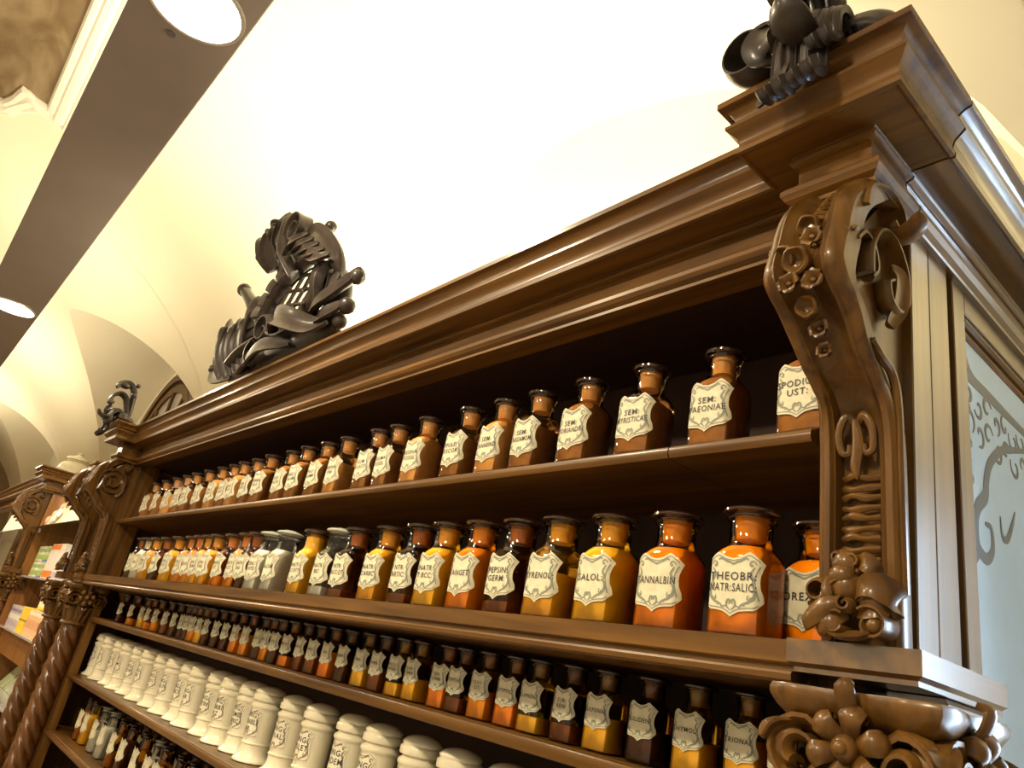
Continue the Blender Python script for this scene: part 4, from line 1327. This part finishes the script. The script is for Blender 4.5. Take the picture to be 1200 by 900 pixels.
prepare_texts(sorted({ln for tx in T1 + T2 + T3 + T4 + T5 for ln in tx.split('\n')}))

BIG1 = Kind(0.074, 0.172, 0.335, lz=(0.12, 0.61), disc=0.86)
BIG2 = Kind(0.074, 0.168, 0.37, lz=(0.13, 0.60))
SMALL = Kind(0.050, 0.119, 0.34, lod=1, lz=(0.24, 0.68))
SLIM = Kind(0.056, 0.165, 0.30, knob=True, lod=0, lz=(0.24, 0.72))
rnd = random.Random(11)
n1 = len(R1)
for i, (x_, tx) in enumerate(zip(R1, T1)):
    p = rnd.choice(['brown', 'brown', 'orange', 'brown'])
    if i == 14: p = 'orange'
    lev = rnd.uniform(0.5, 0.64)
    w_, c_ = which(i, n1)
    bottle(BIG1, (x_, 0.886 + rnd.uniform(-.003, .004), 0.3762), rnd.choice([amber_p, amber_p, amber_d, amber_p]), p, lev, tx, 'brown glass bottle with a shield label, %s of the top shelf' % w_, 'bottles on the top shelf', rot=rnd.uniform(-.05, .05))
n2 = len(R2)
for i, (x_, tx, c) in enumerate(zip(R2, T2, C2)):
    g, p, lev, st, pl, look = amber_a, 'orange', 0.66, None, True, 'amber bottle of orange powder'
    if 'b' == c.split()[-1]: g = amber_b
    if c.startswith('yellow'): p, look = 'yellow', 'amber bottle of yellow powder'
    if c.startswith('deep'): p, look = 'deep', 'amber bottle of deep orange powder'
    if c.startswith('dark') or c.startswith('brown'): g, p, lev, look = amber_d, 'dark', 0.5, 'dark brown bottle'
    if 'empty' in c: p, lev, look = ('brown', 0.12, 'nearly empty dark amber bottle'); g = amber_d
    if 'brownlow' in c: p, lev, look = 'deep', 0.2, 'amber bottle with a low fill'; g = amber_b
    if 'half' in c: lev, look = 0.42, 'half filled amber bottle of orange powder'
    if 'full' in c: lev, look = 0.86, 'amber bottle filled up the neck'; p = 'yellow'
    if c == 'white': g, p, lev, look, st = clear_g, 'white', 0.6, 'clear bottle of white powder', None
    if 'clear' in c: g, p, lev, look, st, pl = clear_g, 'white', (0.62 if 'white' in c else 0.14), ('clear glass jar of white powder' if 'white' in c else 'clear bottle with a little white powder'), cap_clear, False
    w_, c_ = which(i, n2)
    bottle(BIG2, (x_, (0.8385 if i < n2 - 1 else 0.912) + rnd.uniform(-.002, .004), 0.1028), g, p, lev, tx, '%s, %s of the ledge' % (look, w_), 'bottles on the ledge', rot=rnd.uniform(-.05, .05), stopper=st, plug=pl)
n3 = len(R3)
for i, (x_, tx, c) in enumerate(zip(R3, T3, C3)):
    g = {'k': amber_d, 'o': amber_b, 'y': amber_a, 'd': amber_b, 'b': amber_d}[c]
    p = {'k': 'dark', 'o': 'orange', 'y': 'yellow', 'd': 'deep', 'b': 'brown'}[c]
    look = {'k': 'small dark brown bottle', 'o': 'small amber bottle of orange powder', 'y': 'small amber bottle of yellow powder', 'd': 'small amber bottle of reddish powder', 'b': 'small brown bottle of brown powder'}[c]
    w_, c_ = which(i, n3)
    bottle(SMALL, (x_, 0.926 + rnd.uniform(-.002, .002), -0.0668), g, p, rnd.choice([0.22, 0.36, 0.4, 0.5]), tx, '%s, %s of the small-bottle row' % (look, w_), 'small bottles below the ledge', rot=rnd.uniform(-.06, .06), tsize=0.0085)
n5 = len(R5)
for i, (x_, tx) in enumerate(zip(R5, T5)):
    c = ['brown', 'yellow', 'clear', 'clear', 'brown', 'dark', 'brown', 'clear', 'brown', 'dark', 'yellow', 'brown'][i]
    g = {'brown': amber_b, 'yellow': amber_a, 'clear': clear_g, 'dark': amber_d}[c]
    p = {'brown': 'brown', 'yellow': 'yellow', 'clear': 'white', 'dark': 'dark'}[c]
    w_, c_ = which(i, n5 * 3)
    bottle(SLIM, (x_, 0.958, -0.5408), g, p, rnd.choice([0.3, 0.5, 0.6]), tx, '%s knob-stoppered bottle, %s of the lowest front row' % (c if c != 'brown' else 'amber brown', w_), 'front bottles on the lowest shelf', rot=rnd.uniform(-.05, .05), plug=False, tsize=0.008, stopper=cap_clear if c == 'clear' else None, name='stoppered_bottle')
for i, x_ in enumerate(R5B):
    w_, c_ = which(i, len(R5B) * 3)
    bottle(SLIM, (x_, 1.045, -0.5408), amber_d, 'dark', 0.5, None, 'dark brown stoppered bottle, %s of the lowest back row' % w_, 'back bottles on the lowest shelf', plug=False, name='stoppered_bottle')

# ------------------------------------------------------------------ cream porcelain jars
bm = nb(); lathe(bm, [(0.051, 0.0), (0.0545, 0.002), (0.0545, 0.005), (0.0515, 0.009), (0.0455, 0.013), (0.0415, 0.020), (0.0398, 0.030), (0.0402, 0.042), (0.0425, 0.0435), (0.0428, 0.0465), (0.0402, 0.0485), (0.0395, 0.090), (0.0400, 0.124), (0.0405, 0.128), (0.0432, 0.131), (0.0448, 0.135), (0.0434, 0.140), (0.0385, 0.1435), (0.0365, 0.146), (0.0365, 0.150)], 32)
J_BODY = mesh_of('jar_body', bm, porcelain, 50)
bm = nb(); lathe(bm, [(0.0365, 0.149), (0.0432, 0.1495), (0.0442, 0.153), (0.0440, 0.162), (0.0420, 0.165), (0.0400, 0.166), (0.0400, 0.1675), (0.0415, 0.169), (0.0412, 0.173), (0.034, 0.180), (0.022, 0.1845), (0.008, 0.1865)], 32)
J_LID = mesh_of('lid', bm, porcelain, 50)
WC = wrap_cyl(0.0405)
JHW, JHH, JZ = 0.036, 0.040, 0.091
J_LAB = mesh_of('label', label_sheet(WC, JHW, JHH, JZ, 0.0006), plain('cream_enamel', (0.76, 0.71, 0.55), 0.25, coat=0.5))
J_PRT = mesh_of('label_print', label_print(WC, JHW, JHH, JZ, 0.0010), print_brown)
bm = nb()
WCs = wrap_cyl(0.0405)
ring = [(-0.55, -0.15), (0.05, -0.10), (0.25, -0.30), (0.1, -0.55), (-0.4, -0.60), (-0.65, -0.4)]
vs = []
for u, v in ring:
    q = WCs(u * JHW, 0.0009); vs.append(bm.verts.new((q.x, q.y, JZ + v * JHH)))
bm.faces.new(vs)
J_STAIN = mesh_of('stain', bm, stain)
nj = len(LIDS)
for i, (x_, tx) in enumerate(zip(LIDS, T4)):
    w_, c_ = which(i, nj)
    t = thing('porcelain_jar', 'cream lidded porcelain jar, %s of its shelf%s' % (w_, ', yellow stained label' if i in (9, 15) else ''), 'jar', (x_, 0.972 + 0.004 * (-1) ** i, -0.3108), 'cream porcelain jars on the fourth shelf')
    t.rotation_euler = (0, 0, rnd.uniform(-.10, .10))
    obj('jar_body', J_BODY, None, t)
    obj('lid', J_LID, None, t)
    lb = obj('label', J_LAB, None, t)
    obj('label_print', J_PRT, None, lb)
    obj('lettering', lettering(tx, WC, 'jar', JHW, JZ + 0.004, 0.0170, 0.0014, 1.6), None, lb)
    if i in (9, 15): obj('stain', J_STAIN, None, lb)

# ------------------------------------------------------------------ neighbouring display shelving beyond
ds = thing('display_shelving', 'second walnut shelving beyond, with shelves of packets and a scroll bracket', 'shelving', (-5.6, 1.2, -Z0))
SX = -6.19


def D(name, bm, m, parent=None, **k):
    return obj(name, bm, m, parent or ds, **k)


bm = nb(); sweep(bm, [(SX, 1.72), (SX, 0.787), (-6.33, 0.787), (-6.33, 0.87), (-9.6, 0.87)], CORN); D('cornice', bm, wood_x, angle=28)
bm = nb(); box(bm, -9.6, SX - 0.02, 0.90, 1.72, 0.775, 0.795); D('top_board', bm, wood_in)
bm = nb(); box(bm, -6.32, SX, 0.852, 1.15, -Z0, 0.655, 0.002); D('side_panel', bm, wood_orange)
bm = nb(); box(bm, -9.6, -4.37, 1.151, 1.17, -Z0, 0.70); D('back_panel', bm, wood_z)
bm = nb(); box(bm, -6.345, SX + 0.02, 0.775, 0.86, 0.070, 0.1025, 0.002); D('ledge_block', bm, wood_x)
bm = nb(); box(bm, -4.475, -4.37, 0.850, 1.15, -Z0, 0.640, 0.002); D('post', bm, wood_z)
bm = nb(); box(bm, -4.49, -4.355, 0.775, 0.86, 0.070, 0.1025, 0.002); D('ledge_block', bm, wood_x)
bm = nb(); sweep(bm, [(-4.365, 0.95), (-4.365, 0.738), (-4.48, 0.738), (-4.48, 0.95)], [(-0.05, 0.641), (0.007, 0.641), (0.007, 0.647), (0.003, 0.649), (0.012, 0.654), (0.0165, 0.661), (0.0165, 0.668), (0.012, 0.674), (-0.05, 0.675)]); box(bm, -4.44, -4.40, 0.78, 0.94, 0.642, 0.674); D('post_cap', bm, wood_x)
corbel(ds, -6.25, wood_carved)
corbel(ds, -4.42, wood_carved)
for cx_ in (-4.40, -6.25):
    capital(ds, cx_, 0.826, wood_carved)
    column(ds, cx_, 0.826, wood_col)
shelf_white = plain('white_glazed_shelf', (0.55, 0.54, 0.53), 0.15, coat=0.5)
for z, yf, mat_, t in ((0.384, 0.80, shelf_glass, 0.010), (0.066, 0.868, shelf_white, 0.014), (-0.266, 0.868, shelf_white, 0.014), (-0.62, 0.868, shelf_white, 0.014)):
    bm = nb(); box(bm, SX + 0.002, -4.478, yf, 1.148, z - t, z, 0.002); D('glass_shelf' if t < 0.012 else 'shelf', bm, mat_)
bm = nb(); box(bm, SX + 0.002, -4.478, 0.90, 0.92, -0.42, -0.281); D('rail', bm, wood_orange)
bm = nb(); box(bm, -9.5, -6.33, 0.82, 1.148, 0.384, 0.394, 0.002); D('glass_shelf', bm, shelf_white)
for hx in (-6.15, -4.52):
    bm = nb(); tube(bm, [(hx, 0.86, 0.360), (hx, 0.86, 0.373)], 0.008, 8); D('shelf_pin', bm, chrome)


bm = nb(); box(bm, -6.05, -4.65, 1.09, 1.15, 0.655, 0.69, 0.003); D('strip_lamp', bm, MATS['white_metal'])
area('strip_lamp_light', (-5.35, 1.10, 0.652), (radians(-28), 0, 0), 1.3, 0.04, 7, (1.0, 0.90, 0.70))


def carton(loc, size, col, bands, label, group, rot=0.0, stack=0.0):
    x_, y_, z_ = loc
    w_, d_, h_ = size
    t = thing('carton', label, 'box', loc, group)
    t.rotation_euler = (0, 0, rot)
    key = 'card_%d_%d_%d' % tuple(int(c * 100) for c in col)
    m_ = MATS.get(key) or plain(key, col, 0.4)
    bm = nb(); box(bm, -w_ / 2, w_ / 2, -d_ / 2, d_ / 2, 0, h_, 0.001)
    obj('carton_body', bm, m_, t, local=True, smooth=False)
    for (a, b, bc) in bands:
        k2 = 'print_%d_%d_%d' % tuple(int(c * 100) for c in bc)
        m2 = MATS.get(k2) or plain(k2, bc, 0.4)
        bm = nb(); box(bm, -w_ / 2 - 0.0006, w_ / 2 + 0.0006, -d_ / 2 - 0.0006, d_ / 2 + 0.0006, a * h_, b * h_)
        obj('printed_band', bm, m2, t, local=True, smooth=False)
    return t


GRN, BLU, ORG, WHT, LIL, YEL, PCH, CRM = (0.36, 0.50, 0.16), (0.08, 0.22, 0.55), (0.85, 0.22, 0.03), (0.80, 0.79, 0.74), (0.50, 0.43, 0.55), (0.86, 0.62, 0.06), (0.80, 0.50, 0.30), (0.85, 0.80, 0.60)
for r_ in range(2):
    for k in range(3):
        carton((-6.02 + 0.135 * k, 0.955, 0.0662 + 0.104 * r_), (0.125, 0.12, 0.10), WHT if k == 1 else (0.60, 0.66, 0.45), [(0.12, 0.42, GRN), (0.60, 0.82, GRN)] + ([(0.02, 0.10, BLU)] if k == 2 else []),
               'green and white carton, %s of the %s layer on the middle packet shelf' % (('first', 'second', 'third')[k], ('lower', 'upper')[r_]), 'green cartons on the middle packet shelf')
for k in range(3):
    carton((-5.57 + 0.15 * k, 0.96, 0.0662), (0.135, 0.13, 0.215), (0.78, 0.70, 0.66), [(0.03, 0.22, ORG), (0.84, 0.98, ORG)] if k != 2 else [(0.04, 0.2, LIL)], ('white carton with orange bands, beside the green cartons', 'white carton with orange bands, second from the green cartons', 'white carton with a lilac band, third from the green cartons')[k], 'white cartons on the middle packet shelf')
for k in range(5):
    carton((-6.13 + 0.095 * k, 0.945, -0.2658), (0.088, 0.10, 0.14), (0.58, 0.53, 0.58), [(0.10, 0.28, LIL), (0.40, 0.62, WHT), (0.72, 0.86, (0.30, 0.25, 0.45))], 'lilac carton, %s from the wooden side on the lower packet shelf' % ORDN[k], 'lilac cartons on the lower packet shelf')
for k in range(2):
    carton((-5.63 + 0.115 * k, 0.94, -0.2658), (0.105, 0.11, 0.15), YEL, [(0.45, 0.52, (0.35, 0.25, 0.1))], ('yellow carton next to the lilac cartons', 'yellow carton next to the peach cartons')[k], 'yellow cartons on the lower packet shelf')
for k in range(4):
    carton((-5.38 + 0.125 * k, 0.95, -0.2658), (0.115, 0.12, 0.145), PCH, [(0.3, 0.62, (0.70, 0.38, 0.22)), (0.80, 0.95, CRM)], 'peach carton, %s from the yellow cartons' % ORDN[k], 'peach cartons on the lower packet shelf')
carton((-5.42, 0.985, -0.1155), (0.20, 0.11, 0.158), (0.88, 0.84, 0.62), [(0.72, 0.97, (0.90, 0.72, 0.10)), (0.02, 0.10, YEL)], 'tall cream and yellow carton standing on the stacked peach cartons', None)
# relief cushion on the glass shelf
rc_ = thing('relief_ornament', 'cream and pink plaster relief with a swirl on the glass shelf', 'ornament', (-5.74, 0.96, 0.3842))
bm = nb()
loft(bm, [[V((-0.26 * k + 0.0, 0, 0)) * 0 + V((x_ * q, y_ * q2, z_)) for x_, y_ in ((-0.26, -0.11), (0.0, -0.13), (0.26, -0.11), (0.28, 0.0), (0.26, 0.11), (0, 0.13), (-0.26, 0.11), (-0.28, 0))] for z_, q, q2 in ((0.0, 0.96, 1.0), (0.03, 1.0, 1.0), (0.09, 0.92, 0.8), (0.16, 0.70, 0.55), (0.215, 0.45, 0.4), (0.235, 0.25, 0.25)) for k in (0,)])
bmesh.ops.subdivide_edges(bm, edges=bm.edges[:], cuts=2, use_grid_fill=True)
pink = plain('pink_plaster', (0.66, 0.42, 0.30), 0.6, noise=0.25, nscale=14)
obj('relief_body', bm, plain('cream_plaster_relief', (0.68, 0.56, 0.38), 0.6, noise=0.2, nscale=12, bump=0.5), rc_, local=True, angle=70)
bm = nb(); tube(bm, spiral((0.14, -0.125, 0.060), 0.055, 0.010, 0, 1.8, (1, 0, 0), (0, 0.25, 1), 30), 0.011, 7); obj('swirl', bm, stucco, rc_, local=True)
for (a, b, c) in ((-0.10, 0.09, 0.040), (-0.02, 0.14, 0.042), (0.02, 0.20, 0.038), (-0.17, 0.05, 0.040), (-0.05, 0.05, 0.036), (0.10, 0.155, 0.034)):
    bm = nb(); ball(bm, (a, -0.105 + 0.35 * (b - 0.05), b), c, 1.2, 0.6, 0.9); obj('rose', bm, pink, rc_, local=True)
# leaflets and packets on the lowest shelf
for k in range(6):
    col = ((0.52, 0.60, 0.36), (0.62, 0.68, 0.52), (0.46, 0.54, 0.55), (0.66, 0.68, 0.60), (0.50, 0.58, 0.30), (0.60, 0.62, 0.55))[k]
    t = thing('leaflet', '%s leaflet leaning on the low shelf, %s from the wooden side' % (('green', 'pale green', 'blue green', 'grey white', 'leaf green', 'pale grey')[k], ORDN[k]), 'leaflet', (-6.02 + 0.25 * k, 0.99, -0.6198), 'leaflets leaning on the low shelf')
    t.rotation_euler = (radians(-32), 0, 0)
    bm = nb(); box(bm, -0.115, 0.115, -0.004, 0.004, 0.0, 0.26)
    obj('sheet', bm, plain('leaflet_%d' % k, col, 0.35, noise=0.35, nscale=9), t, local=True, smooth=False)
    bm = nb(); box(bm, -0.10, 0.10, -0.0048, -0.004, 0.18, 0.24)
    obj('printed_band', bm, MATS.get('leaf_print') or plain('leaf_print', (0.70, 0.72, 0.55), 0.4), t, local=True, smooth=False)
bm = nb(); box(bm, SX + 0.002, -4.478, 0.868, 1.148, -0.95, -0.936); D('shelf', bm, shelf_white)
for k in range(4):
    carton((-5.95 + 0.20 * k, 0.94, -0.9358), (0.18, 0.12, 0.13), ((0.35, 0.14, 0.28), (0.78, 0.76, 0.66), (0.84, 0.80, 0.50), (0.6, 0.6, 0.62))[k], [(0.3, 0.6, ((0.5, 0.3, 0.45), (0.4, 0.5, 0.6), (0.7, 0.5, 0.1), (0.3, 0.4, 0.3))[k])], ('plum coloured carton on the bottom packet shelf', 'white carton with a blue band on the bottom packet shelf', 'pale yellow carton on the bottom packet shelf', 'grey carton with a green band on the bottom packet shelf')[k], 'cartons on the bottom packet shelf')
card = thing('display_card', 'blank white card standing on the shelf beyond the scroll bracket', 'card', (-8.0, 0.93, 0.3942))
card.rotation_euler = (radians(-8), 0, radians(6))
bm = nb(); box(bm, -0.42, 0.42, -0.004, 0.004, 0, 0.20); obj('card_sheet', bm, plain('white_card', (0.74, 0.68, 0.58), 0.6), card, local=True, smooth=False)
bm = nb(); ribbon(bm, [(0, 0.004, 0.14), (0, 0.05, 0.005), (0, 0.052, 0.0)], 0.06, 0.003, side=(1, 0, 0)); obj('card_strut', bm, MATS['white_card'], card, local=True)
urn = thing('cream_urn', 'cream urn lying behind the cornice of the second shelving', 'urn', (-7.15, 1.06, 0.7952))
bm = nb(); lathe(bm, [(0.08, 0.0), (0.09, 0.01), (0.06, 0.03), (0.12, 0.09), (0.14, 0.16), (0.12, 0.21), (0.08, 0.235), (0.10, 0.25), (0.09, 0.255)], 28); obj('urn_body', bm, porcelain, urn, local=True, angle=50)
bm = nb(); lathe(bm, [(0.10, 0.255), (0.09, 0.275), (0.03, 0.295), (0.02, 0.305), (0.03, 0.32), (0.01, 0.33)], 24); obj('lid', bm, porcelain, urn, local=True, angle=50)
